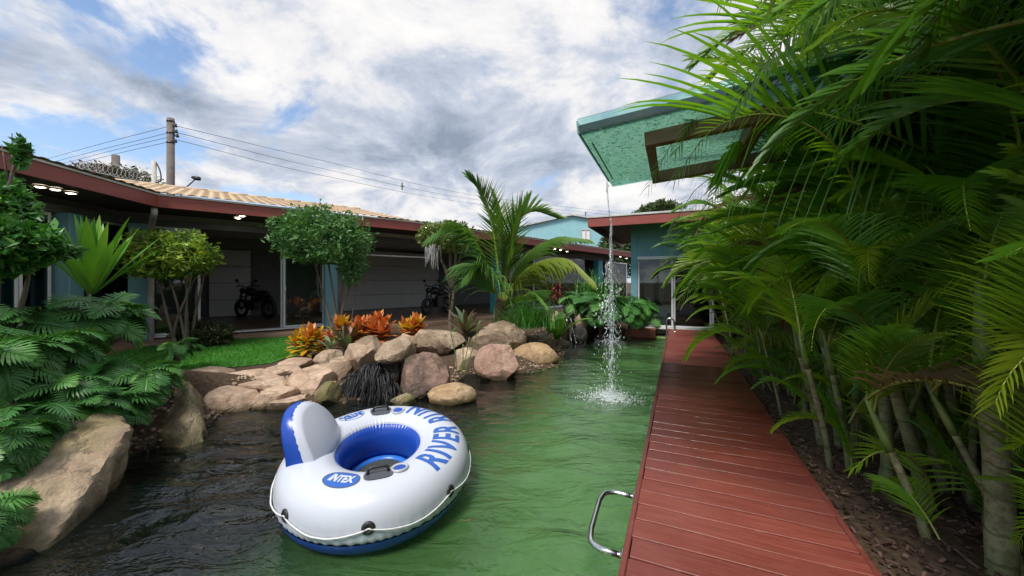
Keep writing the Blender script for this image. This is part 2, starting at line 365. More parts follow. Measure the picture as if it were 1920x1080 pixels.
# ------------------------------------------------------------------ water
IMP = G(1146, 748)                                   # where the stream strikes the water
rng = np.random.default_rng(5)
def wave(X, Y):
    z = np.zeros_like(X)
    for i in range(26):
        lam = 0.16 * (1.11 ** i) ; lam = min(lam, 1.3); a = rng0[i, 0]; ph = rng0[i, 1]; k = 2 * PI / lam
        amp = 0.0036 * lam ** 0.9 * (1.7 if lam > 0.3 else 1.0)
        warp = 0.35 * np.sin(X * 1.9 + Y * 1.1 + i) + 0.3 * np.sin(Y * 2.3 - X * 0.7 + 2 * i)
        z += amp * np.sin(k * (X * math.cos(a) + Y * math.sin(a)) + ph + warp * 2.0) * (0.55 + 0.45 * np.sin(X * 0.9 + i) * np.sin(Y * 1.1 + 2 * i))
    r = np.hypot(X - IMP.x, Y - IMP.y)
    z += 0.0075 * np.cos(2 * PI * r / 0.21) * np.exp(-r / 0.75) + 0.0035 * np.cos(2 * PI * r / 0.34 + 1) * np.exp(-r / 2.2)
    return z
rng0 = np.stack([rng.normal(1.25, 0.75, 26), rng.uniform(0, 6.3, 26)], 1)
t = NT('pond_water'); v = t.coords('World'); n1 = t.noise(v, 9, 4, 0.55, 0.6); n2 = t.noise(v, 28, 3, 0.5, 0.3)
n4 = t.noise(t.coords('World', (1.0, 2.2, 1.0)), 2.6, 4, 0.55, 0.7)
nrm = t.bump(t.math('ADD', n1, t.math('MULTIPLY', n2, 0.3)), 0.4, 0.02, t.bump(n4, 0.7, 0.05))
tr = t.n('BsdfTransparent'); t.val(tr.inputs[0], (0.70, 0.86, 0.72)); gl = t.n('BsdfGlossy'); gl.inputs['Roughness'].default_value = 0.02; t.l(nrm, gl.inputs['Normal'])
fr = t.n('Fresnel'); fr.inputs[0].default_value = 1.333; t.l(nrm, fr.inputs[1])
# fine suspended matter scatters a little light back
nrm2 = t.bump(t.math('ADD', t.noise(t.coords('World', (1.0, 2.2, 1.0)), 2.6, 4, 0.55, 0.7), t.math('MULTIPLY', n1, 0.25)), 0.8, 0.08)
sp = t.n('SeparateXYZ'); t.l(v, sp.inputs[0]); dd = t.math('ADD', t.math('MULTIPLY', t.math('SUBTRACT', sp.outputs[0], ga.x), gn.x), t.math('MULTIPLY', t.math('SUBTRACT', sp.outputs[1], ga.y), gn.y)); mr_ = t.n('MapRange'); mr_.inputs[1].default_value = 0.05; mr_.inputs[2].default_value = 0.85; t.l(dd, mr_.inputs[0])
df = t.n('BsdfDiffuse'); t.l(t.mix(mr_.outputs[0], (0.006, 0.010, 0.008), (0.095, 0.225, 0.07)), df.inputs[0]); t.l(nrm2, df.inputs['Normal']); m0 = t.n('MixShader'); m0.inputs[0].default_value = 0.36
rf_ = t.n('BsdfRefraction'); t.val(rf_.inputs[0], (0.70, 0.84, 0.72)); rf_.inputs['IOR'].default_value = 1.333; rf_.inputs['Roughness'].default_value = 0.0; t.l(nrm, rf_.inputs['Normal']); mr = t.n('MixShader'); mr.inputs[0].default_value = 0.62; t.l(tr.outputs[0], mr.inputs[1]); t.l(rf_.outputs[0], mr.inputs[2])
t.l(mr.outputs[0], m0.inputs[1]); t.l(df.outputs[0], m0.inputs[2])
mx = t.n('MixShader'); t.l(t.math('MULTIPLY', fr.outputs[0], 1.7), mx.inputs[0]); t.l(m0.outputs[0], mx.inputs[1]); t.l(gl.outputs[0], mx.inputs[2])
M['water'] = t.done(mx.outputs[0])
wx = np.arange(-4.4, 6.0, 0.04); wy = np.arange(-3.0, 12.2, 0.04)
X, Y = np.meshgrid(wx, wy); Z = wave(X, Y); nx, ny = len(wx), len(wy)
me = bpy.data.meshes.new('pool_water'); vv = np.stack([X.ravel(), Y.ravel(), Z.ravel()], 1)
ii = (np.arange(ny - 1)[:, None] * nx + np.arange(nx - 1)[None, :]).ravel()
dw = sdist(X, Y, pool).ravel(); ii = ii[dw[ii] < 0.22]
me.from_pydata(vv.tolist(), [], np.stack([ii, ii + 1, ii + nx + 1, ii + nx], 1).tolist()); me.materials.append(M['water'])
me.polygons.foreach_set('use_smooth', [True] * len(ii))
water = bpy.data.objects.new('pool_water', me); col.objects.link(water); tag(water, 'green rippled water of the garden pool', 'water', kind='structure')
# ------------------------------------------------------------------ the long house
FLOOR, EAVE, FTOP = 0.25, 2.81, 3.03
A = G(297, 366, FTOP); B = G(775, 417, FTOP); C = G(1181, 474, FTOP); W0 = G(0, 282, FTOP)
W0 = A + (W0 - A) * 1.9; C = C + (C - B) * 0.06
line = [Vector((p.x, p.y, 0)) for p in (W0, A, B, C)]
def offset(poly, d):                                 # shifted d metres to the left of travel: into the house
    out = []
    for i, p in enumerate(poly):
        ns = []
        if i > 0: e = (p - poly[i - 1]).normalized(); ns.append(Vector((-e.y, e.x, 0)))
        if i < len(poly) - 1: e = (poly[i + 1] - p).normalized(); ns.append(Vector((-e.y, e.x, 0)))
        if len(ns) == 2: m = (ns[0] + ns[1]).normalized(); out.append(p + m * (d / max(0.3, m.dot(ns[0]))))
        else: out.append(p + ns[0] * d)
    return out
def at(p, z): return Vector((p.x, p.y, z))
def on(px, p, q):                                    # where the line p-q crosses the sight line of photo column px
    k = (px - CX) / F; d = q - p; tt = (k * p.y - p.x) / (d.x - k * d.y); return p + d * tt
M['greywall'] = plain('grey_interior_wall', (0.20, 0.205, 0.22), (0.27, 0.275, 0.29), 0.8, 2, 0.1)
gline = offset(line, 1.25); inner = offset(line, 0.05); bline = offset(line, 6.4)
house = empty('house', at(gline[1], 0), 'long single-storey house with red fascia, sand tile roof and sliding glass doors', 'house')
for i in range(3):
    a, b = line[i], line[i + 1]; d = (b - a).normalized(); n = Vector((-d.y, d.x, 0))
    mb = MB(); o0, o1 = offset(line, 0.045)[i], offset(line, 0.045)[i + 1]
    vs = [at(a, EAVE), at(b, EAVE), at(o1, EAVE), at(o0, EAVE), at(a, FTOP), at(b, FTOP), at(o1, FTOP), at(o0, FTOP)]
    mb.add([tuple(x) for x in vs], [(0, 1, 5, 4), (3, 7, 6, 2), (4, 5, 6, 7), (0, 3, 2, 1), (0, 4, 7, 3), (1, 2, 6, 5)])
    mb.build('fascia', M['fascia'], house)
    # soffit
    i0, i1 = offset(line, 0.047)[i], offset(line, 0.047)[i + 1]; j0, j1 = gline[i], gline[i + 1]
    mb = MB(); zz = EAVE + 0.035
    mb.add([tuple(at(x, z)) for z in (zz, zz + 0.02) for x in (i0, i1, j1, j0)], [(3, 2, 1, 0), (4, 5, 6, 7), (0, 1, 5, 4), (2, 3, 7, 6)])
    mb.build('soffit', M['soffit'], house)
    # lintel beam over the glass
    mb = MB(); mb.beam(at(j0, 2.66), at(j1, 2.66), 0.12, 0.14); mb.build('lintel', M['interior'], house)
# roof: pan tiles in ribs up the slope and stepped courses
def roof(i, run, rise, over=0.06, pitch=0.19, course=0.38):
    a, b = line[i], line[i + 1]; d = (b - a); Ln = d.length; d.normalize(); n = Vector((-d.y, d.x, 0)); mb = MB()
    ribs = int(Ln / pitch) * 6; rows = int(run / course)
    e0 = (offset(line, 1.0)[i] - a).dot(d); e1 = (offset(line, 1.0)[i + 1] - b).dot(d)
    vs = []
    for r in range(rows):
        for s_ in (0, 1):
            w = (r + s_) * course - over; zb = FTOP + 0.02 + rise * (r + s_) * course / run + (0.020 if s_ == 0 else 0.0)
            for k in range(ribs + 1):
                u = k / ribs; L0 = e0 * max(w, 0); L1 = Ln + e1 * max(w, 0); x = L0 + (L1 - L0) * u
                z = zb + 0.020 * abs(math.sin(PI * x / pitch))
                vs.append(tuple(a + d * x + n * w + Vector((0, 0, z))))
    W = ribs + 1; fs = []
    for r in range(rows * 2 - 1):
        fs += [(r * W + k, r * W + k + 1, (r + 1) * W + k + 1, (r + 1) * W + k) for k in range(ribs)]
    mb.add(vs, fs); return mb.build('roof', M['roof'], house)
rf = [roof(0, 3.0, 0.24), roof(1, 3.8, 0.86), roof(2, 2.3, 0.42)]
for i in range(3):                                   # ridge caps and gutter edge of each roof part
    run = (3.0, 3.8, 2.3)[i]; rise = (0.24, 0.86, 0.42)[i]; r0, r1 = offset(line, run - 0.1)[i], offset(line, run - 0.1)[i + 1]
    mb = MB(); nseg = max(4, int((r1 - r0).length / 0.45))
    for k in range(nseg):
        p, q = lerp(r0, r1, k / nseg), lerp(r0, r1, (k + 1.06) / nseg); mb.tube([at(p, FTOP + rise + 0.03), at(q, FTOP + rise + 0.032)], [0.045, 0.048], 8)
    mb.build('ridge_cap', M['roof'], rf[i], True)
    w0, w1 = offset(line, -0.008)[i], offset(line, -0.008)[i + 1]
    mb = MB(); mb.beam(at(w0, FTOP + 0.012), at(w1, FTOP + 0.012), 0.03, 0.035); mb.build('drip_edge', M['wallwhite'], rf[i])
# floor slab with its step
mb = MB(); fl = gline[:]; bk = bline[:]
for i in range(3):
    mb.add([tuple(at(x, z)) for z in (0.0, FLOOR) for x in (fl[i], fl[i + 1], bk[i + 1], bk[i])], [(4, 5, 6, 7), (0, 1, 5, 4)])
mb.build('floor', M['floor'], house)
st = offset(line, 0.55); mb = MB()
for i in range(3):
    mb.add([tuple(at(x, z)) for z in (0.02, 0.215) for x in (st[i], st[i + 1], fl[i + 1], fl[i])], [(4, 5, 6, 7), (0, 1, 5, 4)])
mb.build('step', M['step'], house)
# back and end walls, ceiling
for i in range(3):
    mb = MB(); mb.beam(at(bk[i], 1.55), at(bk[i + 1], 1.55), 0.15, 3.0); mb.build('back_wall', M['greywall'], house)
    mb = MB(); mb.add([tuple(at(x, z)) for z in (2.9, 2.94) for x in (fl[i], fl[i + 1], bk[i + 1], bk[i])], [(3, 2, 1, 0), (4, 5, 6, 7)])
    mb.build('ceiling', M['white'], house)
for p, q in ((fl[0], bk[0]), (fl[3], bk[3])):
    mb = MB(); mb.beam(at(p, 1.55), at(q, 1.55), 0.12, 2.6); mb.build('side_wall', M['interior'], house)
# columns
def column(px, seg, w=0.30, mat='teal', z1=2.6, dy=0.0):
    p = on(px, gline[seg], gline[seg + 1]); d = (gline[seg + 1] - gline[seg]).normalized(); n = Vector((-d.y, d.x, 0)); p = p - n * (0.05 + dy)
    mb = MB(); Mx = Matrix((d, n, Vector((0, 0, 1)))).transposed(); mb.cbox(at(p, (FLOOR - 0.03 + z1) / 2), (w, 0.3, z1 - FLOOR + 0.03), 0.01, Mx); return mb.build('column', M[mat], house)
column(262, 1); column(618, 1); column(928, 2, 0.34, 'tealdeep'); column(1120, 2, 0.5, 'tealdeep'); column(120, 0, 0.25)
# white down pipe at the corner
cp = on(280, gline[1], gline[2]); nb = (A - cp); nb.z = 0; nb.normalize(); g0 = at(cp + nb * 0.22, 0)
mb = MB(); top = at(offset(line, 0.12)[1], EAVE - 0.01)
mb.tube(bez([top, top + Vector((0, 0, -0.10)), lerp(top, at(g0, 2.45), 0.6), at(g0, 2.42), at(g0, 2.2)], 14) + [at(g0, 1.2), at(g0, 0.2)], 0.05, 10); mb.build('drain_pipe', M['wallwhite'], house, True)
# sliding doors
def door(px0, px1, seg, glass='glass', back=0.0, handle=0, z1=2.585):
    p, q = on(px0, gline[seg], gline[seg + 1]), on(px1, gline[seg], gline[seg + 1]); d = (q - p).normalized(); n = Vector((-d.y, d.x, 0)); p = p + n * back; q = q + n * back
    z0 = FLOOR + 0.035; fw = 0.045; Mx = Matrix((d, n, Vector((0, 0, 1)))).transposed(); h = z1 - z0
    dr = bpy.data.objects.new('sliding_door', None); col.objects.link(dr); dr.parent = house; base = at((p + q) / 2, z0); dr.location = base - house.location
    mb = MB()
    for x in (p + d * fw / 2, q - d * fw / 2): mb.cbox(at(x, z0 + h / 2), (fw, 0.04, h), 0.004, Mx)
    Lm = (q - p).length - 2 * fw - 0.002
    for z in (z0 + fw / 2, z1 - fw / 2): mb.cbox(at((p + q) / 2, z), (Lm, 0.036, fw), 0.004, Mx)
    mb.build('frame', M['alu'], dr)
    mb = MB(); mb.box(at((p + q) / 2, z0 + h / 2), ((q - p).length - 2 * fw + 0.01, 0.008, h - 2 * fw + 0.01), Mx); mb.build('pane', M[glass], dr)
    if handle:
        hp = (q - d * fw / 2) if handle > 0 else (p + d * fw / 2); mb = MB(); mb.cbox(at(hp - n * 0.04, 1.25), (0.06, 0.045, 0.16), 0.01, Mx); mb.build('handle', M['white'], dr)
    return dr
door(284, 376, 1, 'glass', 0.0, 1); door(527, 538, 1, 'glass', 0.09); door(531, 608, 1, 'glass', 0.0, -1)
door(1000, 1050, 2, 'glass'); door(1050, 1098, 2, 'glass', 0.09); door(1135, 1175, 2, 'glass')
for k in range(3): door(-90 + 62 * k, -30 + 62 * k, 0, 'tealglass')
door(165, 252, 0, 'tealglass')
# sill rails of the bays
for px0, px1, seg in ((284, 608, 1), (960, 1110, 2)):
    p, q = on(px0, gline[seg], gline[seg + 1]), on(px1, gline[seg], gline[seg + 1]); mb = MB(); mb.beam(at(p, FLOOR + 0.016), at(q, FLOOR + 0.016), 0.24, 0.03); mb.build('sill_rail', M['alu'], house)
# pale garage doors on the back wall, in panels
def garage(px0, px1, seg, ztop, rows=4, z0=FLOOR + 0.02, back=0.25):
    bl = offset(line, 6.4 - back); s0, s1 = bl[seg], bl[seg + 1]; p, q = on(px0, s0, s1), on(px1, s0, s1); d = (q - p).normalized(); n = Vector((-d.y, d.x, 0)); Mx = Matrix((d, n, Vector((0, 0, 1)))).transposed()
    g = bpy.data.objects.new('garage_door', None); col.objects.link(g); g.parent = house; g.location = at((p + q) / 2, z0) - house.location
    for r in range(rows):
        h = (ztop - z0) / rows; mb = MB(); mb.cbox(at((p + q) / 2, z0 + h * (r + 0.5)), ((q - p).length, 0.05, h - 0.012), 0.012, Mx); mb.build('panel', M['garage'], g)
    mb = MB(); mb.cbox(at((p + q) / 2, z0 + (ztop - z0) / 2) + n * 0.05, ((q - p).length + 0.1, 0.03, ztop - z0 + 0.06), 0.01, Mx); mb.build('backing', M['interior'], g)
M['garage'] = plain('pale_grey_garage_door', (0.74, 0.74, 0.75), (0.80, 0.80, 0.81), 0.5, 3, 0.06)
garage(392, 470, 1, 2.5); garage(600, 822, 2, 2.75)
# white curtain rail under the eave of the open bay
p, q = on(672, gline[1], gline[2]), on(808, gline[1], gline[2]); mb = MB(); n = (A - gline[1]).normalized(); mb.tube([at(p - Vector((0.0, 0.1, 0)), 2.18), at(q - Vector((0.0, 0.1, 0)), 2.18)], 0.025, 8); mb.build('curtain_rail', M['alu'], house, True)
# lit downlights under the eaves
for px, py in ((75, 349), (104, 354), (133, 361), (446, 408), (454, 404), (800, 425), (808, 427), (1040, 466), (1051, 468), (1063, 471), (1163, 481), (1175, 484)):
    z = EAVE + 0.02; c = G(px, py, z); mb = MB()
    mb.lathe([(0.075, 0.012), (0.075, -0.016), (0.06, -0.018), (0.055, -0.008)], c, 16); o = mb.build('downlight', M['white'], house, True)
    mb = MB(); mb.lathe([(0.0, -0.024), (0.03, -0.022), (0.05, -0.014), (0.056, 0.0)], c, 16); mb.build('bulb', M['lamp'], o, True)
# ------------------------------------------------------------------ pool house at the end of the walkway
PW = P(1183, 612, F * 1.15 / 82); PW.z = 0; pr = DR.copy(); pb = DU.copy()
ph = empty('pool_house', PW, 'blue-grey pool house with flat red-edged roof at the end of the walkway', 'house')
Mx = Matrix((pr, pb, Vector((0, 0, 1)))).transposed()
def pbox(name, x0, x1, y0, y1, z0, z1, mat, parent=None, bev=0.006):
    c = PW + pr * ((x0 + x1) / 2) + pb * ((y0 + y1) / 2) + Vector((0, 0, (z0 + z1) / 2)); mb = MB(); mb.cbox(c, (abs(x1 - x0), abs(y1 - y0), z1 - z0), bev, Mx); return mb.build(name, mat, parent or ph)
DX0, DX1, DZ1 = 0.16, 2.75, 2.08
pbox('wall', 0, DX0, 0, 0.18, 0.0, 2.95, M['teal']); pbox('wall', DX1, 5.4, 0, 0.18, 0.0, 2.95, M['teal']); pbox('wall', DX0 + 0.001, DX1 - 0.001, 0.001, 0.179, DZ1, 2.94, M['teal'])
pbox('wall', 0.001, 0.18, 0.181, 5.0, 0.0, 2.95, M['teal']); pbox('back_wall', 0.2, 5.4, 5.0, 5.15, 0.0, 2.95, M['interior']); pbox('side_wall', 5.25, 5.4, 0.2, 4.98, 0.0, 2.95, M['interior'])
pbox('floor', 0.2, 5.2, 0.2, 4.95, 0.0, 0.24, M['floor']); pbox('ceiling', 0.19, 5.2, 0.2, 4.95, 2.8, 2.85, M['interior'])
FZ0, FZ1 = 2.80, 3.02
pbox('fascia', -0.95, 6.2, -0.85, -0.80, FZ0, FZ1, M['fascia']); pbox('fascia', -0.95, -0.90, -0.798, 5.4, FZ0, FZ1 - 0.002, M['fascia'])
pbox('soffit', -0.898, 6.1, -0.798, 5.3, FZ0 + 0.16, FZ0 + 0.19, M['soffit']); pbox('roof', -0.97, 6.2, -0.87, 5.4, FZ1 + 0.002, FZ1 + 0.05, M['wallwhite'])
# door of the pool house
dr = bpy.data.objects.new('sliding_door', None); col.objects.link(dr); dr.parent = ph
cw = (DX1 - DX0) / 3
for k in range(3):
    x0, x1 = DX0 + cw * k, DX0 + cw * (k + 1); yb = 0.05 + 0.05 * (k % 2)
    for xx in (x0, x1 - 0.05): pbox('stile', xx + 0.003, xx + 0.047, yb, yb + 0.04, 0.26, DZ1 - 0.09, M['alu'], dr)
    pbox('rail', x0 + 0.05, x1 - 0.05, yb + 0.002, yb + 0.038, 0.26, 0.305, M['alu'], dr); pbox('pane', x0 + 0.05, x1 - 0.05, yb + 0.016, yb + 0.024, 0.306, DZ1 - 0.09, M['glass' if k == 0 else 'tealglass'], dr, 0.001)
pbox('header', DX0, DX1, 0.0 - 0.03, 0.15, DZ1 - 0.085, DZ1 - 0.003, M['alu']); pbox('sill', DX0, DX1, -0.05, 0.15, 0.215, 0.256, M['wallwhite'])
# curtains behind the glass
M['curtain'] = plain('grey_curtain', (0.34, 0.36, 0.36), (0.46, 0.48, 0.48), 0.9, 5, 0.1)
for x0, x1 in ((0.30, 0.55), (0.66, 0.95)):
    mb = MB(); n = 28; vs = []
    for k in range(n + 1):
        x = lerp(x0, x1, k / n); y = 0.45 + 0.04 * math.sin(k * 1.4)
        for z in (0.9, 2.3): vs.append(tuple(PW + pr * x + pb * (y + 0.02 * math.sin(k * 0.9) * (z < 1)) + Vector((0, 0, z))))
    mb.add(vs, [(2 * k, 2 * k + 2, 2 * k + 3, 2 * k + 1) for k in range(n)]); mb.build('curtain', M['curtain'], ph, True)
pbox('counter', 0.45, 1.9, 1.0, 1.6, 0.24, 1.12, M['black'])
# red porch beside the walkway's end
pbox('porch', -0.10, 0.62, -0.42, -0.06, 0.02, 0.235, M['fascia'])
# ------------------------------------------------------------------ wooden walkway
t = NT('red_deck_boards'); v = t.coords('World'); ob = t.n('TexCoord').outputs['Object']
mp = t.n('Mapping'); mp.inputs['Scale'].default_value = (1.4, 22, 22); t.l(ob, mp.inputs[0])
rnd = t.n('ObjectInfo').outputs['Random']
off = t.n('CombineXYZ'); t.l(t.math('MULTIPLY', rnd, 37.0), off.inputs[0]); va = t.n('VectorMath', operation='ADD'); t.l(mp.outputs[0], va.inputs[0]); t.l(off.outputs[0], va.inputs[1])
grain = t.noise(va.outputs[0], 3.0, 7, 0.62, 0.3); fine = t.noise(va.outputs[0], 14, 4, 0.6); blot = t.noise(v, 2.6, 6, 0.6)
c = t.ramp(grain, ((0.25, (0.13, 0.030, 0.020)), (0.5, (0.205, 0.050, 0.034)), (0.75, (0.275, 0.080, 0.055))))
c = t.mix(t.math('MULTIPLY', rnd, 0.62), c, (0.12, 0.030, 0.025)); c = t.mix(t.ramp(blot, ((0.45, 0.0), (0.7, 0.4))), c, (0.24, 0.078, 0.066))
# paint worn through along the edges of the boards
sx = t.n('SeparateXYZ'); t.l(ob, sx.inputs[0]); ed = t.math('ABSOLUTE', sx.outputs[1]); edge = t.n('MapRange'); edge.inputs[1].default_value = 0.056; edge.inputs[2].default_value = 0.065; t.l(ed, edge.inputs[0])
wearn = t.ramp(t.noise(v, 17, 5, 0.7), ((0.56, 0.0), (0.70, 1.0))); c = t.mix(t.math('MULTIPLY', t.math('MULTIPLY', edge.outputs[0], wearn), 0.30), c, (0.42, 0.23, 0.17))
spk = t.ramp(t.noise(v, 60, 3, 0.6), ((0.70, 0.0), (0.78, 0.6))); c = t.mix(spk, c, (0.40, 0.22, 0.17))
# a stretch of boards darker and glossier than the rest
sp = t.n('SeparateXYZ'); t.l(v, sp.inputs[0]); along = t.math('ADD', t.math('MULTIPLY', sp.outputs[0], DU.x), t.math('MULTIPLY', sp.outputs[1], DU.y))
def wd(py): q = G(1250, py, DECK_Z); return q.x * DU.x + q.y * DU.y
s_far = wd(681); s_near = wd(835)
w1 = t.n('MapRange'); w1.inputs[1].default_value = s_near - 0.55; w1.inputs[2].default_value = s_near + 0.25; t.l(t.math('ADD', along, t.math('MULTIPLY', t.math('SUBTRACT', blot, 0.5), 1.3)), w1.inputs[0])
w2 = t.n('MapRange'); w2.inputs[1].default_value = s_far + 0.05; w2.inputs[2].default_value = s_far - 0.02; t.l(along, w2.inputs[0])
wet = t.math('MULTIPLY', w1.outputs[0], w2.outputs[0]); c = t.mix(wet, c, t.mix(1.0, c, (0.50, 0.46, 0.45), 'MULTIPLY'))
rr = t.math('ADD', 0.29, t.math('MULTIPLY', grain, 0.25)); rr = t.math('SUBTRACT', rr, t.math('MULTIPLY', wet, 0.20))
M['deck'] = t.done(t.principled(c, rr, t.bump(t.math('ADD', grain, t.math('MULTIPLY', fine, 0.4)), 0.3, 0.006), 0, 0.32))
WIDE = (DXR - DXL) * DU.y; PITCH, GAP = 0.1385, 0.009
org = deck_pt(-1.4, 0.5, 0, DECK_Z - 0.03)
deck = empty('wooden_walkway', org, 'narrow boardwalk of red-brown painted boards running along the pool to the pool house', 'walkway', rz=-math.atan(DK))
DL = (DECK_END + 1.4) / DU.y; bw = WIDE - 0.05
def board_mesh(k):
    mb = MB(); n = 10; vs = []; hw = (PITCH - GAP) / 2; bev = 0.0018; prof = [(-hw, -0.03), (-hw, -bev), (-hw + bev, 0), (hw - bev, 0), (hw, -bev), (hw, -0.03)]
    rs = random.Random(k)
    for i in range(n + 1):
        x = -bw / 2 + bw * i / n; w = 0.0012 * math.sin(i * 0.8 + k)
        for y, z in prof: vs.append((x, y + (w if abs(y) > hw - bev - 1e-4 else 0) * 0.8, z + 0.0012 * math.sin(i * 0.7 + k * 2)))
    m = len(prof); fs = [(i * m + j, (i + 1) * m + j, (i + 1) * m + (j + 1) % m, i * m + (j + 1) % m) for i in range(n) for j in range(m)] + [tuple(range(m)), tuple(range(n * m + m - 1, n * m - 1, -1))]
    mb.add(vs, [f[::-1] for f in fs]); return mb.mesh('plank', M['deck'])
bm_ = [board_mesh(k) for k in range(6)]
k = 0; y = PITCH / 2
while y < DL:
    o = place('plank', bm_[k % 6], deck, (random.uniform(-0.003, 0.003), y, 0.03 + random.uniform(-0.0022, 0.0016)), (random.uniform(-0.012, 0.012), random.uniform(-0.0015, 0.0015), random.uniform(-0.003, 0.003)))
    y += PITCH; k += 1
def dbox(name, x0, x1, y0, y1, z0, z1, mat):
    mb = MB(); mb.cbox(((x0 + x1) / 2, (y0 + y1) / 2, (z0 + z1) / 2), (x1 - x0, y1 - y0, z1 - z0), 0.004); me = mb.mesh(name, mat); return place(name, me, deck, (0, 0, 0))
dbox('edge_board', -WIDE / 2 - 0.004, -WIDE / 2 + 0.022, 0, DL, -0.13, 0.034, M['deck']); dbox('edge_board', WIDE / 2 - 0.022, WIDE / 2 + 0.004, 0, DL, -0.13, 0.026, M['deck'])
for x in (-0.33, 0.0, 0.33): dbox('joist', x - 0.03, x + 0.03, 0.02, DL - 0.02, -0.13, -0.004, M['beam'])
for i in range(7):
    for x in (-0.33, 0.33): dbox('post', x - 0.05, x + 0.05, 0.4 + i * 1.95, 0.5 + i * 1.95, -1.1, -0.131, M['beam'])
# stainless grab rail of the pool ladder, on the side of the walkway
p0 = deck_pt(F * 1.2 / 402, 0, 0, 0.20); p1 = deck_pt(F * 1.2 / 513, 0, 0, 0.20)
rl = empty('grab_rail', (p0 + p1) / 2, 'shiny stainless steel grab rail bolted to the side of the boardwalk', 'grab rail')
o_ = -DR * 0.17; a = p0 + o_ * 0.25; pts = [p0 - o_ * 0.05, p0 + o_ * 0.45] + bez([p0 + o_ * 0.7, p0 + o_ * 0.98 - DU * 0.03, p0 + o_ * 1.08 - DU * 0.11], 6) + bez([p1 + o_ * 1.02 + DU * 0.12, p1 + o_ * 0.9 + DU * 0.03, p1 + o_ * 0.6], 6) + [p1 - o_ * 0.05]
mb = MB(); mb.tube(pts, 0.0135, 14); mb.build('rail_tube', M['steel'], rl, True)
for p in (p0, p1):
    mb = MB(); Mz = Vector((0, 0, 1)).rotation_difference(-DR).to_matrix(); mb.lathe([(0, 0.008), (0.034, 0.008), (0.037, 0.003), (0.037, 0)], p - DR * 0.004, 18, Mz); mb.build('flange', M['steel'], rl, True)
# thin steel post at the far end
e0 = deck_pt(DECK_END - 0.35, 0, -0.03, 0); hr = empty('ladder_handrail', e0, 'thin upright steel handrail where the boardwalk meets the pool house', 'handrail')
mb = MB(); mb.tube(bez([e0 + Vector((0, 0, -0.3)), e0 + Vector((0, 0, 0.3)), e0 + Vector((0, 0, 0.5)), e0 + Vector((0, 0, 0.56)) + DR * 0.05, e0 + Vector((0, 0, 0.5)) + DR * 0.16, e0 + Vector((0, 0, 0.25)) + DR * 0.18], 20), 0.02, 10); mb.build('rail_tube', M['steel'], hr, True)
mb = MB(); mb.lathe([(0.045, 0.0), (0.045, 0.012), (0.0, 0.014)], e0 + DR * 0.18 + Vector((0, 0, DECK_Z + 0.003)), 14); mb.build('flange', M['steel'], hr, True)
# ------------------------------------------------------------------ water trough of green glass on a timber frame
Z0 = 1.4 + (530 - 350) / F * IMP.y; LF = Vector(((1148 - CX) / F * IMP.y, IMP.y, Z0)); ya = F * (Z0 - CH) / 280.0; LN = Vector(((1085 - CX) / F * ya, ya, Z0))
td = (LF - LN); TL = td.length; td.normalize(); tr_ = Vector((td.y, -td.x, 0)); slope = 0.085; ts = (tr_ + Vector((0, 0, slope))).normalized(); tn = ts.cross(td).normalized()
if tn.z < 0: tn = -tn
tro = empty('glass_water_trough', LN, 'shallow green glass water trough jutting out over the pool, spilling from its corner', 'trough')
t = NT('green_glass'); v = t.coords('World'); nn = t.noise(v, 34, 6, 0.72, 0.4); n9 = t.noise(v, 3.0, 4, 0.6)
trn = t.n('BsdfTransparent'); t.val(trn.inputs[0], (0.62, 0.88, 0.78)); tl = t.n('BsdfTranslucent'); t.l(t.ramp(nn, ((0.40, (0.17, 0.38, 0.27)), (0.46, (0.50, 0.84, 0.69)), (0.62, (0.72, 0.97, 0.86)))), tl.inputs[0])
ga_ = t.n('BsdfGlossy'); ga_.inputs['Roughness'].default_value = 0.03; fr = t.n('Fresnel'); fr.inputs[0].default_value = 1.5; m1 = t.n('MixShader'); m1.inputs[0].default_value = 0.52
t.l(trn.outputs[0], m1.inputs[1]); t.l(tl.outputs[0], m1.inputs[2]); m2 = t.n('MixShader'); t.l(fr.outputs[0], m2.inputs[0]); t.l(m1.outputs[0], m2.inputs[1]); t.l(ga_.outputs[0], m2.inputs[2])
M['troughglass'] = t.done(m2.outputs[0])
M['glassedge'] = glassmat('green_glass_side', (0.70, 0.90, 0.86), 0.8, 0.04); M['seal'] = plain('dark_green_sealant', (0.03, 0.085, 0.07), (0.05, 0.12, 0.10), 0.4, 6, 0.05)
TW = 2.6; Mt = Matrix((ts, td, tn)).transposed()
def tbox(name, x0, x1, y0, y1, z0, z1, mat, parent=tro, bev=0.002):
    mb = MB(); mb.cbox(LN + ts * ((x0 + x1) / 2) + td * ((y0 + y1) / 2) + tn * ((z0 + z1) / 2), (x1 - x0, y1 - y0, z1 - z0), bev, Mt); return mb.build(name, mat, parent)
tbox('bottom_pane', 0.0, TW, 0.0, TL, 0.0, 0.012, M['troughglass'])
tbox('side_pane', 0.0, TW, -0.012, -0.0005, -0.004, 0.11, M['glassedge']); tbox('side_pane', 0.0, TW, TL + 0.0005, TL + 0.012, -0.004, 0.11, M['glassedge'])
tbox('end_pane', -0.012, -0.0005, 0.0, TL * 0.86, -0.004, 0.10, M['glassedge']); tbox('end_pane', TW + 0.001, TW + 0.012, 0.0, TL, 0.0, 0.135, M['glassedge'])
tbox('seal', 0.0, TW, 0.0005, 0.010, 0.013, 0.062, M['seal']); tbox('seal', 0.0, TW, TL - 0.010, TL - 0.0005, 0.013, 0.05, M['seal']); tbox('seal', 0.0, 0.012, 0.012, TL * 0.85, -0.008, -0.0005, M['seal']); tbox('seal', 0.05, 0.062, 0.25, TL * 0.8, -0.006, -0.0005, M['seal'])
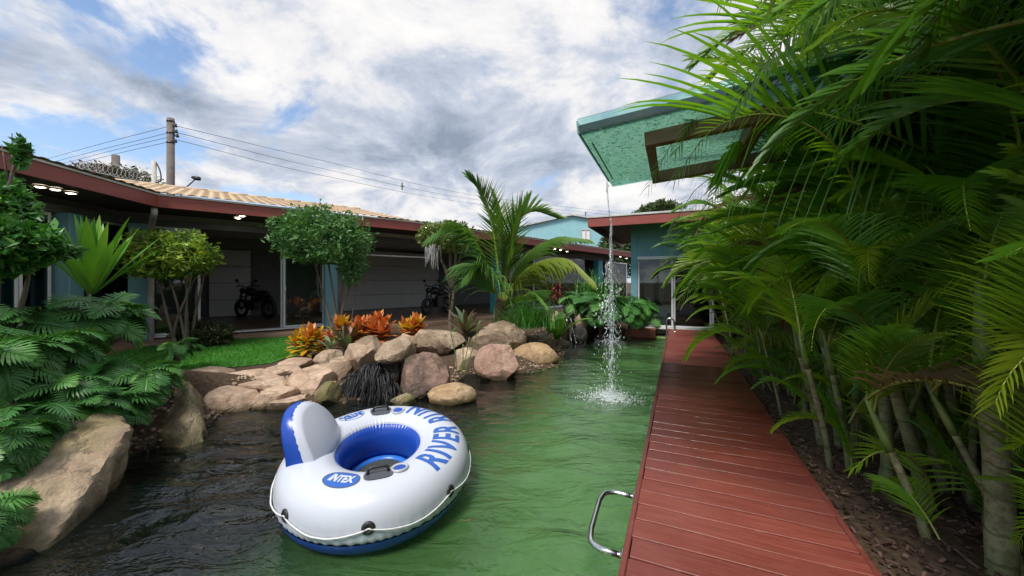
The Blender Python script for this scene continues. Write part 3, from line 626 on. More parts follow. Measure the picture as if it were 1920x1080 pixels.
fr_ = empty('timber_frame', at(deck_pt(LN.y, 1, 0.7), 0.1), 'brown timber frame carrying the glass water trough from behind the palms', 'frame')
bx0, by0, by1, bh, bwid = 0.46, 0.27, TL - 0.25, 0.115, 0.075
tbox('arm', bx0, TW + 0.55, by0, by0 + bwid, -0.004 - bh, -0.003, M['beam'], fr_, 0.006); tbox('arm', bx0, TW + 0.55, by1 - bwid, by1, -0.004 - bh, -0.003, M['beam'], fr_, 0.006)
tbox('crossbeam', bx0, bx0 + bwid, by0 + bwid + 0.001, by1 - bwid - 0.001, -0.004 - bh, -0.0035, M['beam'], fr_, 0.006); tbox('crossbeam', 1.20, 1.20 + 0.10, by0 + bwid + 0.001, by1 - bwid - 0.001, -0.004 - bh, -0.0035, M['beam'], fr_, 0.006)
tbox('crossbeam', 1.95, 2.05, by0 + bwid + 0.001, by1 - bwid - 0.001, -0.004 - bh, -0.0035, M['beam'], fr_, 0.006)
for yy in (by0 + bwid / 2, by1 - bwid / 2):
    p = LN + ts * (TW + 0.47) + td * yy - tn * 0.125; mb = MB(); mb.beam(at(p, 0.0), at(p, p.z - 0.003), 0.11, 0.11, (0, 1, 0)); mb.build('post', M['beam'], fr_)
    q = LN + ts * (TW - 0.25) + td * yy - tn * 0.125; mb = MB(); mb.beam(at(p, 1.35) - tr_ * 0.06, q, 0.07, 0.09, (0, 1, 0)); mb.build('brace', M['beam'], fr_)
# water spilling from the lip
t = NT('falling_water'); trn = t.n('BsdfTransparent'); t.val(trn.inputs[0], (0.96, 0.98, 0.98)); gl = t.n('BsdfGlossy'); gl.inputs['Roughness'].default_value = 0.06; t.val(gl.inputs[0], (1, 1, 1))
lw = t.n('LayerWeight'); lw.inputs[0].default_value = 0.35; dfu = t.n('BsdfDiffuse'); t.val(dfu.inputs[0], (0.85, 0.88, 0.9)); m1 = t.n('MixShader'); m1.inputs[0].default_value = 0.16; t.l(trn.outputs[0], m1.inputs[1]); t.l(dfu.outputs[0], m1.inputs[2])
m2 = t.n('MixShader'); t.l(t.math('ADD', t.math('MULTIPLY', lw.outputs['Facing'], 0.7), 0.05), m2.inputs[0]); t.l(m1.outputs[0], m2.inputs[1]); t.l(gl.outputs[0], m2.inputs[2]); M['fall'] = t.done(m2.outputs[0])
t = NT('torn_water'); trn = t.n('BsdfTransparent'); t.val(trn.inputs[0], (0.97, 0.98, 0.98)); dfu = t.n('BsdfDiffuse'); t.val(dfu.inputs[0], (0.86, 0.89, 0.9)); v = t.coords('World'); m1 = t.n('MixShader'); t.l(t.ramp(t.noise(v, 26, 4, 0.7), ((0.38, 0.10), (0.58, 0.85))), m1.inputs[0]); t.l(trn.outputs[0], m1.inputs[1]); t.l(dfu.outputs[0], m1.inputs[2]); M['spray'] = t.done(m1.outputs[0])
t = NT('white_foam'); M['foam'] = t.done(t.principled((0.78, 0.82, 0.84), 0.35, None, 0, 0.5))
wf = empty('waterfall', IMP, 'thin stream of water falling from the glass trough, breaking up into droplets', 'waterfall')
top = LF + td * -0.10 - tn * 0.0; rs = random.Random(3)
mb = MB()                                             # the sheet that leaves the lip
n = 12; vs = []
for i in range(n + 1):
    u = i / n; z = top.z + 0.01 - 0.42 * u * u - 0.05 * u; w = lerp(0.13, 0.02, u ** 0.7); c = LF + td * -0.14 - tr_ * (0.03 + 0.05 * u); c = lerp(c, Vector((IMP.x - 0.02, IMP.y - 0.06, 0)), u ** 1.5)
    for j in range(5): s_ = (j / 4 - 0.5); vs.append((c.x + td.x * s_ * 2 * w + 0.006 * math.sin(j * 2 + i), c.y + td.y * s_ * 2 * w, z + 0.004 * math.sin(i * 2.1 + j)))
mb.add(vs, [(i * 5 + j, i * 5 + j + 1, (i + 1) * 5 + j + 1, (i + 1) * 5 + j) for i in range(n) for j in range(4)]); mb.build('water_sheet', M['spray'], wf, True)
mb = MB(); zt = top.z - 0.40; pts = []; rad = []
for i in range(130):
    u = i / 129; z = lerp(zt, 0.55, u); s_ = 0.008 + 0.014 * u; pts.append(Vector((IMP.x + s_ * math.sin(i * 0.31) - 0.03 * (1 - u) ** 2, IMP.y + s_ * math.cos(i * 0.23) - 0.1 * (1 - u) ** 2, z)))
    rad.append(max(0.002, (0.012 + 0.010 * u) * (0.75 + 0.55 * math.sin(i * 1.3) * rs.random()) * (1 if u < 0.8 else (1 - u) * 4 + 0.15)))
mb.tube(pts, rad, 8); mb.build('stream', M['fall'], wf, True)
for q in range(5):                                    # torn sheets whirling off the stream
    mb = MB(); z0 = (1.66, 1.50, 1.28, 1.08, 0.90)[q]; vs = []; n = 30; R0 = (0.11, 0.15, 0.15, 0.13, 0.12)[q]; ph0 = q * 2.1 + 2.6
    for i in range(n + 1):
        u = i / n; a = ph0 + 3.4 * u; R = R0 * math.sin(PI * min(1, u * 1.02)) + 0.012; z = z0 - 0.26 * u
        for j in range(4): vs.append((IMP.x + (R - j * 0.012 * math.sin(PI * u)) * math.cos(a), IMP.y + (R - j * 0.012) * math.sin(a), z - j * 0.02 * math.sin(PI * u) + 0.008 * math.sin(i * 1.7 + j)))
    fs = [(i * 4 + j, i * 4 + j + 1, (i + 1) * 4 + j + 1, (i + 1) * 4 + j) for i in range(n) for j in range(3) if rs.random() < 0.62]
    mb.add(vs, fs); mb.build('torn_sheet', M['spray'], wf, True)
mb = MB(); rs = random.Random(77)                      # strands of the stream
for i in range(130):
    z0 = rs.uniform(0.1, zt) if i % 2 else rs.uniform(0.9, zt); L_ = rs.uniform(0.05, 0.24); sp = 0.006 + 0.035 * max(0, (zt - z0) / zt) ** 1.3; a = Vector((IMP.x + rs.gauss(0, sp), IMP.y + rs.gauss(0, sp), z0)); w = rs.uniform(0.0012, 0.0034)
    dx = rs.gauss(0, 0.012); mb.tube([a, a + Vector((dx * 0.4, 0, -L_ * 0.5)), a + Vector((dx, 0, -L_))], [0.0004, w, 0.0008], 5, False)
for i in range(150):                                   # streaks thrown sideways
    z0 = rs.uniform(0.35, 1.6); an = rs.uniform(0, 6.28); R = rs.uniform(0.02, 0.15); a = Vector((IMP.x + R * math.cos(an), IMP.y + R * math.sin(an), z0)); d = Vector((math.cos(an + 1.2), math.sin(an + 1.2), rs.uniform(-1.8, -0.2))).normalized() * rs.uniform(0.02, 0.09); w = rs.uniform(0.001, 0.0028); mb.tube([a, a + d * 0.5, a + d + Vector((0, 0, -0.012))], [0.0005, w, 0.0005], 4, False)
o = mb.build('strands', M['foam'], wf, True); o['kind'] = 'stuff'
mb = MB(); n, m = 60, 26; vs = []; fs = []              # churned white patch where it strikes
for k in range(m + 1):
    for i in range(n):
        R = 0.40 * k / m; a = 2 * PI * i / n; q = Vector((IMP.x + R * math.cos(a) * 1.15, IMP.y + R * math.sin(a), 0)); hgt = 0.055 * math.exp(-(R / 0.13) ** 2) * (0.6 + 0.8 * noise.noise(q * 14)) + 0.010 + 0.012 * noise.noise(q * 9) + 0.0075 * math.cos(2 * PI * R / 0.21) * math.exp(-R / 0.75); vs.append((q.x, q.y, hgt))
mb.add(vs, [(k * n + i, (k + 1) * n + i, (k + 1) * n + (i + 1) % n, k * n + (i + 1) % n) for k in range(m) for i in range(n)])
t = NT('churned_foam'); v = t.coords('World'); sb = t.n('VectorMath', operation='DISTANCE'); t.l(v, sb.inputs[0]); sb.inputs[1].default_value = (IMP.x, IMP.y, 0.02); fa = t.math('SUBTRACT', t.math('ADD', t.noise(v, 24, 6, 0.72, 0.5), 0.12), t.math('MULTIPLY', sb.outputs['Value'], 0.85)); tr0 = t.n('BsdfTransparent'); d0 = t.n('BsdfDiffuse'); t.val(d0.inputs[0], (0.80, 0.84, 0.85)); mm = t.n('MixShader'); t.l(t.ramp(fa, ((0.42, 0.0), (0.62, 0.6))), mm.inputs[0]); t.l(tr0.outputs[0], mm.inputs[1]); t.l(d0.outputs[0], mm.inputs[2]); M['churn'] = t.done(mm.outputs[0])
mb.build('foam_patch', M['churn'], wf, True)
ico = bmesh.new(); bmesh.ops.create_icosphere(ico, subdivisions=1, radius=1.0); IV = [v.co.copy() for v in ico.verts]; IFc = [tuple(v.index for v in f.verts) for f in ico.faces]; ico.free()
def drops(cfg, name, mat, seed):
    rs = random.Random(seed); mb = MB()
    for f_ in cfg:
        for c, r, st_ in f_(rs): mb.add([(c.x + v.x * r, c.y + v.y * r, c.z + v.z * r * st_) for v in IV], IFc)
    o = mb.build(name, mat, wf, True); o['kind'] = 'stuff'; return o
def g_fall(rs):
    for i in range(300):
        z = rs.uniform(0.02, 1.7) if i % 3 else rs.uniform(0.02, 0.9); sp = 0.02 + 0.17 * max(0, (2.0 - z) / 2.0) ** 1.1; sp *= (1.0 if z < 1.65 else 0.5); a = rs.uniform(0, 6.3); R = sp * abs(rs.gauss(0, 1))
        yield Vector((IMP.x + R * math.cos(a), IMP.y + R * math.sin(a), z)), rs.uniform(0.0025, 0.0065), rs.uniform(1, 2.6)
def g_core(rs):
    for i in range(30): yield Vector((IMP.x + rs.gauss(0, 0.010), IMP.y + rs.gauss(0, 0.01), rs.uniform(0.03, 1.2))), rs.uniform(0.005, 0.009), rs.uniform(1.5, 4.0)
def g_splash(rs):
    for i in range(900):
        R = abs(rs.gauss(0, 0.17)); a = rs.uniform(0, 6.3); h = max(0.0, 0.085 - 0.30 * R) * rs.random() + 0.12 * rs.random() ** 6
        yield Vector((IMP.x + R * math.cos(a), IMP.y + R * math.sin(a), h + 0.003)), rs.uniform(0.002, 0.007), 1
def g_far(rs):
    for i in range(420):
        R = 0.2 + abs(rs.gauss(0, 0.16)); a = rs.uniform(0, 6.3)
        yield Vector((IMP.x + R * math.cos(a), IMP.y + R * math.sin(a), 0.004 + 0.03 * rs.random() ** 4)), rs.uniform(0.002, 0.005), 1
drops([g_fall, g_core], 'droplets', M['fall2'] if 'fall2' in M else M['foam'], 11); drops([g_splash, g_far], 'splash', M['foam'], 12)
# ------------------------------------------------------------------ river tube
t = NT('white_vinyl'); v = t.coords('Object'); nn = t.noise(v, 3, 3)
M['vinylw'] = t.done(t.principled((0.52, 0.55, 0.62), 0.33, t.bump(nn, 0.08, 0.02), 0, 0.5, Coat_Weight=0.15, Coat_Roughness=0.2))
t = NT('blue_vinyl'); v = t.coords('Object'); nn = t.noise(v, 4, 3); M['vinylb'] = t.done(t.principled((0.012, 0.060, 0.36), 0.3, t.bump(nn, 0.08, 0.02), 0, 0.5))
M['print'] = plain('blue_print', (0.022, 0.105, 0.42), None, 0.4, 4, 0); M['vinylg'] = plain('grey_vinyl', (0.06, 0.068, 0.08), (0.08, 0.088, 0.1), 0.45, 6, 0.1)
M['rope'] = plain('white_cord', (0.62, 0.62, 0.6), (0.75, 0.75, 0.73), 0.8, 40, 0.4); M['mesh'] = plain('dark_mesh_fabric', (0.035, 0.04, 0.04), (0.05, 0.06, 0.055), 0.8, 60, 0.4)
M['cup'] = plain('clear_grey_vinyl', (0.34, 0.37, 0.42), (0.42, 0.45, 0.5), 0.2, 6, 0.03)
FC = Vector((-0.885, 2.50, 0.0)); FRZ = math.radians(12); RX, RY, FA, FB, FZc = 0.405, 0.462, 0.186, 0.182, 0.195
flt = empty('river_tube', FC, 'white and blue inflatable river tube with headrest floating on the pool', 'pool float')
flt.rotation_euler = (math.radians(4.5), 0, FRZ)
FR = flt.rotation_euler.to_matrix()
def S(th, ph, push=0.0):                              # point on the tube: th around, ph round the section (0 outside, 90 degrees top)
    c, s_ = math.cos(th), math.sin(th); n = Vector((c / RX, s_ / RY, 0)).normalized(); cp, sp = math.cos(ph), math.sin(ph)
    p_ = 0.86; a = FA * math.copysign(abs(cp) ** p_, cp); b = FB * math.copysign(abs(sp) ** p_, sp); sd = math.radians(-14)
    nn = (n * cp + Vector((0, 0, 1)) * sp)
    seam = min(abs(ph - sd), abs(ph - math.radians(138)) * 1.2); wr = 0.0035 * math.exp(-(seam / 0.22)) * math.sin(th * 74 + 2 * math.sin(th * 9)) - 0.006 * math.exp(-(seam / 0.05) ** 2)
    return Vector((RX * c, RY * s_, FZc)) + n * a + Vector((0, 0, b)) + nn * (push + wr)
def ring(ph0, ph1, m, name, mat, n=300, push=0.0, zfun=None):
    mb = MB(); vs = [tuple(S(2 * PI * i / n, lerp(ph0, ph1, j / m), push)) for i in range(n) for j in range(m + 1)]; W = m + 1
    mb.add(vs, [(i * W + j, ((i + 1) % n) * W + j, ((i + 1) % n) * W + j + 1, i * W + j + 1) for i in range(n) for j in range(m)])
    return place(name, mb.mesh(name, mat, (0, 0, 0), True), flt, (0, 0, 0))
rad_ = math.radians
ring(rad_(-14), rad_(138), 40, 'upper_tube', M['vinylw']); ring(rad_(138), rad_(346), 30, 'lower_tube', M['vinylb'])
mb = MB(); n = 96                                     # inner ring at the bottom of the seat, and the mesh floor
M['vinylb2'] = plain('light_blue_vinyl', (0.02, 0.13, 0.52), (0.025, 0.15, 0.56), 0.3, 4, 0.05)
rx, ry = RX - FA - 0.005, RY - FA - 0.005; pts = [Vector((rx * math.cos(2 * PI * i / n), ry * math.sin(2 * PI * i / n), 0.075)) for i in range(n + 1)]
mb.tube(pts, 0.028, 12, False); place('seat_ring', mb.mesh('seat_ring', M['vinylb2'], (0, 0, 0), True), flt, (0, 0, 0))
mb = MB(); vs = [(0, 0, 0.075)]
for k in range(1, 9):
    for i in range(n): vs.append((rx * k / 8 * math.cos(2 * PI * i / n), ry * k / 8 * math.sin(2 * PI * i / n), 0.075 + 0.015 * (k / 8) ** 2))
fs = [(0, 1 + i, 1 + (i + 1) % n) for i in range(n)] + [(1 + (k - 1) * n + i, 1 + k * n + i, 1 + k * n + (i + 1) % n, 1 + (k - 1) * n + (i + 1) % n) for k in range(1, 8) for i in range(n)]
mb.add(vs, fs); place('mesh_floor', mb.mesh('mesh_floor', M['mesh'], (0, 0, 0), True), flt, (0, 0, 0))
# headrest
def headrest():
    W, Hh, T = 0.225, 0.285, 0.085; wv, bv = MB(), MB(); n = 56
    prof_w = [(f * 0.90, -T - 0.035 * (1 - f ** 2)) for f in [k / 14 for k in range(15)]] + [(0.90 + 0.10 * math.sin(a), -T * math.cos(a)) for a in [PI * 0.40 * k / 6 for k in range(1, 7)]]
    prof_b = [(0.90 + 0.10 * math.sin(a), -T * math.cos(a)) for a in [PI * (0.40 + 0.60 * k / 9) for k in range(10)]] + [(f * 0.90, T + 0.02 * (1 - f ** 2)) for f in [1 - k / 8 for k in range(1, 9)]]
    for prof, mb_ in ((prof_w, wv), (prof_b, bv)):
        vs = []
        for f, x_ in prof:
            for i in range(n + 1):
                a = PI * (1.14 * i / n - 0.07); c, s_ = math.cos(a), math.sin(a); y = math.copysign(abs(c) ** 0.85, c) * W * f; z = max(-0.12, math.copysign(abs(s_) ** 0.8, s_)) * Hh * f
                pk = 0.004 * math.sin(i * 2.6) * math.exp(-((f - 0.995) / 0.03) ** 2)
                vs.append((x_ * (1.0 - 0.35 * max(0, z) / Hh) + 0.11 * (max(0, z) / Hh) ** 1.4 + pk, y, z))
        Wd = n + 1; mb_.add(vs, [(k * Wd + i, (k + 1) * Wd + i, (k + 1) * Wd + i + 1, k * Wd + i + 1) for k in range(len(prof) - 1) for i in range(n)])
    return wv, bv
wv, bv = headrest(); hd = bpy.data.objects.new('headrest', None); col.objects.link(hd); hd.parent = flt; hd.location = (-0.385, -0.01, 0.350); hd.rotation_euler = (0, 0, PI - rad_(6))
place('cushion_front', wv.mesh('cushion_front', M['vinylw'], (0, 0, 0), True), hd, (0, 0, 0)); place('cushion_back', bv.mesh('cushion_back', M['vinylb'], (0, 0, 0), True), hd, (0, 0, 0))
# printed words wrapped on to the tube
def text_mesh(body, size, bold, spacing=1.0):
    cu = bpy.data.curves.new('lettering', 'FONT'); cu.body = body; cu.size = size; cu.offset = bold; cu.space_character = spacing; cu.align_x = 'CENTER'; cu.align_y = 'CENTER'; cu.resolution_u = 3
    o = bpy.data.objects.new('lettering', cu); col.objects.link(o); bpy.context.view_layer.update(); dg = bpy.context.evaluated_depsgraph_get(); me = bpy.data.meshes.new_from_object(o.evaluated_get(dg)); bpy.data.objects.remove(o); bpy.data.curves.remove(cu)
    bm = bmesh.new(); bm.from_mesh(me); bpy.data.meshes.remove(me); bmesh.ops.triangulate(bm, faces=bm.faces[:])
    for _ in range(4):
        es = [e for e in bm.edges if e.calc_length() > 0.03]
        if not es: break
        bmesh.ops.subdivide_edges(bm, edges=es, cuts=1); bmesh.ops.triangulate(bm, faces=bm.faces[:])
    vs = [v.co.copy() for v in bm.verts]; bm.verts.index_update(); fs = [tuple(v.index for v in f.verts) for f in bm.faces]; bm.free(); return vs, fs
def wrap(vs, fs, th0, ph0, sx, sy, push, name, mat, parent=flt, Rm=0.48, rot=0.0):
    mb = MB(); c, s_ = math.cos(rot), math.sin(rot)
    mb.add([tuple(S(th0 + (v.x * c - v.y * s_) * sx / Rm, ph0 + (v.x * s_ + v.y * c) * sy / FB, push)) for v in vs], fs); return place(name, mb.mesh(name, mat, (0, 0, 0), False), parent, (0, 0, 0))
vs, fs = text_mesh('RIVER RUN', 0.185, 0.0055, 1.12); wd_ = max(v.x for v in vs) - min(v.x for v in vs)
wrap(vs, fs, rad_(10), rad_(76), (rad_(112) * 0.48) / wd_, 1.15, 0.0022, 'lettering', M['print'])
def disc(rx_, ry_, n=40, rings=5, r0=0.0):
    vs = []; fs = []
    for k in range(rings + 1):
        f = r0 + (1 - r0) * k / rings
        for i in range(n): vs.append(Vector((rx_ * f * math.cos(2 * PI * i / n), ry_ * f * math.sin(2 * PI * i / n), 0)))
    fs = [(k * n + i, (k + 1) * n + i, (k + 1) * n + (i + 1) % n, k * n + (i + 1) % n) for k in range(rings) for i in range(n)]; return vs, fs
lt = rad_(251)
lg = wrap(*disc(0.112, 0.05), lt, rad_(88), 1, 1, 0.002, 'logo_oval', M['print'], rot=rad_(0)); wrap(*disc(0.117, 0.055, r0=0.93, rings=1), lt, rad_(88), 1, 1, 0.0022, 'logo_rim', M['vinylg'], lg)
vs, fs = text_mesh('INTEX', 0.056, 0.0028, 0.95); wrap(vs, fs, lt, rad_(88), 1.0, 1.0, 0.0036, 'logo_lettering', M['vinylw'], lg)
lt = rad_(126); lg = wrap(*disc(0.103, 0.051, r0=0.94, rings=1), lt, rad_(88), 1, 1, 0.002, 'logo_oval', M['print']); vs, fs = text_mesh('INTEX', 0.062, 0.003, 0.95); wrap(vs, fs, lt, rad_(88), 1.0, 1.0, 0.0036, 'logo_lettering', M['print'], lg)
# handles on grey pads, cup holders
def sup(rx_, ry_, n=40, rings=4):                     # rounded pad outline
    vs = []; fs = []
    for k in range(rings + 1):
        for i in range(n):
            a = 2 * PI * i / n; c, s_ = math.cos(a), math.sin(a); vs.append(Vector((rx_ * k / rings * math.copysign(abs(c) ** 0.5, c), ry_ * k / rings * math.copysign(abs(s_) ** 0.6, s_), 0)))
    return vs, [(k * n + i, (k + 1) * n + i, (k + 1) * n + (i + 1) % n, k * n + (i + 1) % n) for k in range(rings) for i in range(n)]
for th in (rad_(278), rad_(97)):
    pad = wrap(*sup(0.096, 0.042), th, rad_(98), 1, 1, 0.006, 'handle_pad', M['vinylg'])
    u = (S(th + 0.09, rad_(98)) - S(th - 0.09, rad_(98))).normalized(); c = S(th, rad_(98), 0.0); nn = (S(th, rad_(98), 0.05) - c).normalized()
    mb = MB(); mb.tube([c - u * 0.055 + nn * 0.002] + bez([c - u * 0.053 + nn * 0.024, c - u * 0.045 + nn * 0.036, c - u * 0.03 + nn * 0.04], 5) + bez([c + u * 0.03 + nn * 0.04, c + u * 0.045 + nn * 0.036, c + u * 0.053 + nn * 0.024], 5) + [c + u * 0.055 + nn * 0.002], 0.0085, 10)
    place('handle', mb.mesh('handle', M['black'], (0, 0, 0), True), pad, (0, 0, 0))
for th in (rad_(296), rad_(77)):
    c = S(th, rad_(97)); nn = (S(th, rad_(97), 0.05) - c).normalized(); Mq = Vector((0, 0, 1)).rotation_difference(nn).to_matrix(); mb = MB()
    mb.lathe([(0.0, 0.004), (0.036, 0.004), (0.040, 0.010), (0.046, 0.011), (0.050, 0.007), (0.051, 0.0)], c, 32, Mq); cupo = place('cup_holder', mb.mesh('cup_holder', M['cup'], (0, 0, 0), True), flt, (0, 0, 0))
    mb = MB(); mb.lathe([(0.0, 0.006), (0.034, 0.0055)], c, 24, Mq); place('cup_bottom', mb.mesh('cup_bottom', M['vinylb'], (0, 0, 0), True), cupo, (0, 0, 0))
# grommets and the cord threaded through them
gth = [rad_(a) for a in (228, 273, 318, 3, 48, 93, 138, 183)]; PHG = rad_(8)
for th in gth:
    c = S(th, PHG); nn = (S(th, PHG, 0.05) - c).normalized(); Mq = Vector((0, 0, 1)).rotation_difference(nn).to_matrix(); mb = MB()
    mb.lathe([(0.0, 0.003), (0.010, 0.003), (0.014, 0.010), (0.026, 0.009), (0.033, 0.004), (0.034, -0.002)], c, 22, Mq); place('grommet', mb.mesh('grommet', M['black'], (0, 0, 0), True), flt, (0, 0, 0))
mb = MB(); pts = []
for i in range(8):
    a, b = gth[i], gth[(i + 1) % 8]; b = b if b > a else b + 2 * PI
    for k in range(14): u = k / 14; pts.append(S(lerp(a, b, u), PHG - rad_(9) * math.sin(PI * u) ** 0.8, 0.007 + 0.004 * math.sin(PI * u)))
pts.append(pts[0]); mb.tube(pts, 0.0042, 6, False); place('cord', mb.mesh('cord', M['rope'], (0, 0, 0), True), flt, (0, 0, 0))
# ------------------------------------------------------------------ rocks
RM = {
 'tan': rockmat('tan_stone', (0.342, 0.234, 0.160), (0.456, 0.336, 0.234), (0.570, 0.439, 0.314)),
 'pink': rockmat('pink_granite', (0.347, 0.200, 0.147), (0.441, 0.273, 0.205), (0.525, 0.362, 0.278)),
 'brown': rockmat('brown_stone', (0.252, 0.180, 0.120), (0.372, 0.276, 0.192), (0.516, 0.402, 0.288)),
 'moss': rockmat('mossy_stone', (0.20, 0.15, 0.09), (0.30, 0.24, 0.14), (0.40, 0.33, 0.21), (0.16, 0.15, 0.045)),
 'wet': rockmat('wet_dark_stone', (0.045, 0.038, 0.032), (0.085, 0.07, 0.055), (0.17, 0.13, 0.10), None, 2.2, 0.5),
 'ledge': rockmat('pale_ledge_stone', (0.410, 0.275, 0.194), (0.529, 0.378, 0.270), (0.626, 0.475, 0.351)),
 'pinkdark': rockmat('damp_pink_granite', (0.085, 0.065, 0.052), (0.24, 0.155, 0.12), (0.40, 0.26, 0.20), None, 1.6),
 'slab': rockmat('tan_slab_stone', (0.299, 0.213, 0.144), (0.425, 0.322, 0.218), (0.540, 0.425, 0.299), (0.20, 0.17, 0.07), 1.8),
 'gold': rockmat('golden_stone', (0.363, 0.231, 0.121), (0.462, 0.314, 0.176), (0.550, 0.396, 0.242)),
}
_ico = {}
def icos(n):
    if n not in _ico:
        b = bmesh.new(); bmesh.ops.create_icosphere(b, subdivisions=n, radius=1.0); _ico[n] = ([v.co.copy() for v in b.verts], [tuple(v.index for v in f.verts) for f in b.faces]); b.free()
    return _ico[n]
def rock_shape(seed, sub, facets, rough, flat_top=None, cuts=()):
    rs = random.Random(seed); V, Fc = icos(sub); pl = []
    for _ in range(facets):
        n = Vector((rs.gauss(0, 1), rs.gauss(0, 1), rs.gauss(0, 0.8))).normalized(); pl.append((n, rs.uniform(0.52, 0.86)))
    if flat_top: pl.append((Vector((rs.uniform(-.12, .12), rs.uniform(-.15, .05), 1)).normalized(), flat_top))
    for n, d in cuts: pl.append((Vector(n).normalized(), d))
    off = Vector((rs.uniform(-50, 50), rs.uniform(-50, 50), rs.uniform(-50, 50))); out = []
    for v in V:
        p = v * (1 + 0.16 * rough * noise.noise(v * 1.1 + off))
        for n, d in pl:
            k = p.dot(n) - d
            if k > 0: p = p - n * k * 0.93
        p = p * (1 + 0.06 * rough * noise.noise(v * 3.1 + off) + 0.034 * rough * noise.noise(v * 7.3 + off) + 0.02 * rough * noise.noise(v * 17 + off)); out.append(p)
    return out, Fc
NB = [0]
def rock(x0, y0, x1, y1, z, mat, label, depth=1.0, sub=4, facets=10, rough=1.0, flat=None, group=None, name='boulder', sink=0.12, rz=None, cuts=(), dy=0.0, cat='rock', tilt=0.0):
    # photo box of the rock; z = height of the ground that its lower front edge meets
    NB[0] += 1; Yf = F * (CH - z) / (y1 - HY); hw = (x1 - x0) / 2 / F * Yf; dep = hw * depth; Yc = Yf + dep * 0.75 + dy; hw = (x1 - x0) / 2 / F * (Yf + dep * 0.35)
    ztop = CH - (y0 - HY) / F * (Yf + dep * 0.6); zb = z - sink; hz = (ztop - zb) / 2; c = Vector((((x0 + x1) / 2 - CX) / F * (Yf + dep * 0.35), Yc, (ztop + zb) / 2))
    vs, fs = rock_shape(NB[0] * 13 + 5, sub, facets, rough, flat, cuts); ang = random.Random(NB[0]).uniform(-0.35, 0.35) if rz is None else rz; R = Matrix.Rotation(ang, 3, 'Z') @ Matrix.Rotation(tilt, 3, 'Y'); mb = MB()
    mx_ = [max(abs(v[i]) for v in vs) for i in range(3)]
    mb.add([tuple(R @ Vector((v.x / mx_[0] * hw, v.y / mx_[1] * dep, v.z / mx_[2] * hz * 1.02)) + c) for v in vs], fs)
    o = mb.build(name, RM[mat], None, True, loc=Vector((c.x, c.y, zb))); o.data.set_sharp_from_angle(angle=math.radians(24)); return tag(o, label, cat, group)
def hull_rock(pts, mat, label, seed, amp=0.05, name='boulder', cat='rock'):
    bm = bmesh.new()
    for p in pts: bm.verts.new(p)
    r = bmesh.ops.convex_hull(bm, input=bm.verts[:]); bmesh.ops.delete(bm, geom=[e for e in r['geom_interior'] if isinstance(e, bmesh.types.BMVert)], context='VERTS')
    bmesh.ops.triangulate(bm, faces=bm.faces[:]); of = Vector((seed * 3.7, seed * 1.3, seed * 2.1))
    for _ in range(5):
        es = [e for e in bm.edges if e.calc_length() > 0.05]
        if not es: break
        bmesh.ops.subdivide_edges(bm, edges=es, cuts=1); bmesh.ops.triangulate(bm, faces=bm.faces[:])
    for _ in range(3): bmesh.ops.smooth_vert(bm, verts=bm.verts[:], factor=0.4, use_axis_x=True, use_axis_y=True, use_axis_z=True)
    bm.normal_update()
    for v in bm.verts: p = v.co; v.co = p + v.normal * (amp * noise.noise(p * 2.6 + of) + amp * 0.5 * noise.noise(p * 7 + of) + amp * 0.25 * noise.noise(p * 19 + of))
    c = sum((Vector(p) for p in pts), Vector()) / len(pts); base = Vector((c.x, c.y, min(p.z for p in pts))); bm.verts.index_update(); mb = MB(); mb.add([tuple(v.co) for v in bm.verts], [tuple(x.index for x in f.verts) for f in bm.faces]); bm.free()
    o = mb.build(name, RM[mat], None, True, loc=base); o.data.set_sharp_from_angle(angle=math.radians(30)); return tag(o, label, cat)
low = lambda p, dz=0.35: Vector((p.x, p.y, p.z - dz))
fr0 = [G(-90, 1078), G(95, 1026), G(188, 934), G(214, 880)]
hull_rock(fr0 + [low(p) for p in fr0] + [P(242, 800, 2.62), P(205, 772, 2.85), P(120, 772, 2.75), P(-60, 850, 2.15), P(-60, 800, 2.8), P(180, 800, 3.2), low(P(230, 830, 3.2), 0.4), low(P(-60, 830, 2.9), 0.6)], 'slab', 'huge slab-sided tan boulder under the overhanging split-leaf plants', 3)
fr0 = [G(288, 836), G(338, 843), G(390, 828)]
hull_rock(fr0 + [low(p) for p in fr0] + [P(296, 712, 3.85), P(330, 703, 3.8), P(356, 712, 3.72), P(378, 762, 3.55), P(300, 775, 3.45), P(352, 770, 3.4), P(310, 715, 4.2), P(372, 740, 4.1), low(P(390, 800, 4.1), 0.3), low(P(290, 800, 4.2), 0.3)], 'moss', 'upright yellow-brown mossy boulder at the corner of the pool', 5)
rock(205, 775, 305, 835, 0.0, 'wet', 'dark stone standing in for the shade of the recess behind the slab-sided boulder', 0.8, 4, 5, 1, None, dy=0.25)  # dark stone colour paints in the shade of this recess
L1 = 'flat pale sandy stone laid in the ledge between lawn and water'; GL = 'flat stones of the ledge beside the lawn'
for x0, y0, x1, y1, z in ((376, 722, 474, 774, 0.0), (316, 706, 384, 748, 0.08), (352, 698, 446, 732, 0.12), (438, 700, 545, 738, 0.10), (462, 716, 548, 766, 0.0), (535, 688, 628, 736, 0.08), (498, 738, 565, 768, 0.0),
                         (486, 682, 560, 704, 0.16), (420, 690, 492, 712, 0.16), (515, 669, 575, 688, 0.18), (560, 678, 645, 708, 0.14), (330, 690, 420, 708, 0.17)):
    rock(x0, y0, x1, y1, z, 'ledge', L1, 1.0, 3, 9, 0.55, 0.55, GL, 'ledge_stone', 0.14)
rock(580, 716, 640, 760, 0.0, 'moss', 'mossy green-brown stone ending the ledge beside the black roots', 0.9, 4, 7, 0.9)
rock(600, 668, 668, 706, 0.20, 'tan', 'sharp-edged tan stone jutting over the black roots', 1.0, 4, 9, 0.8, 0.6)
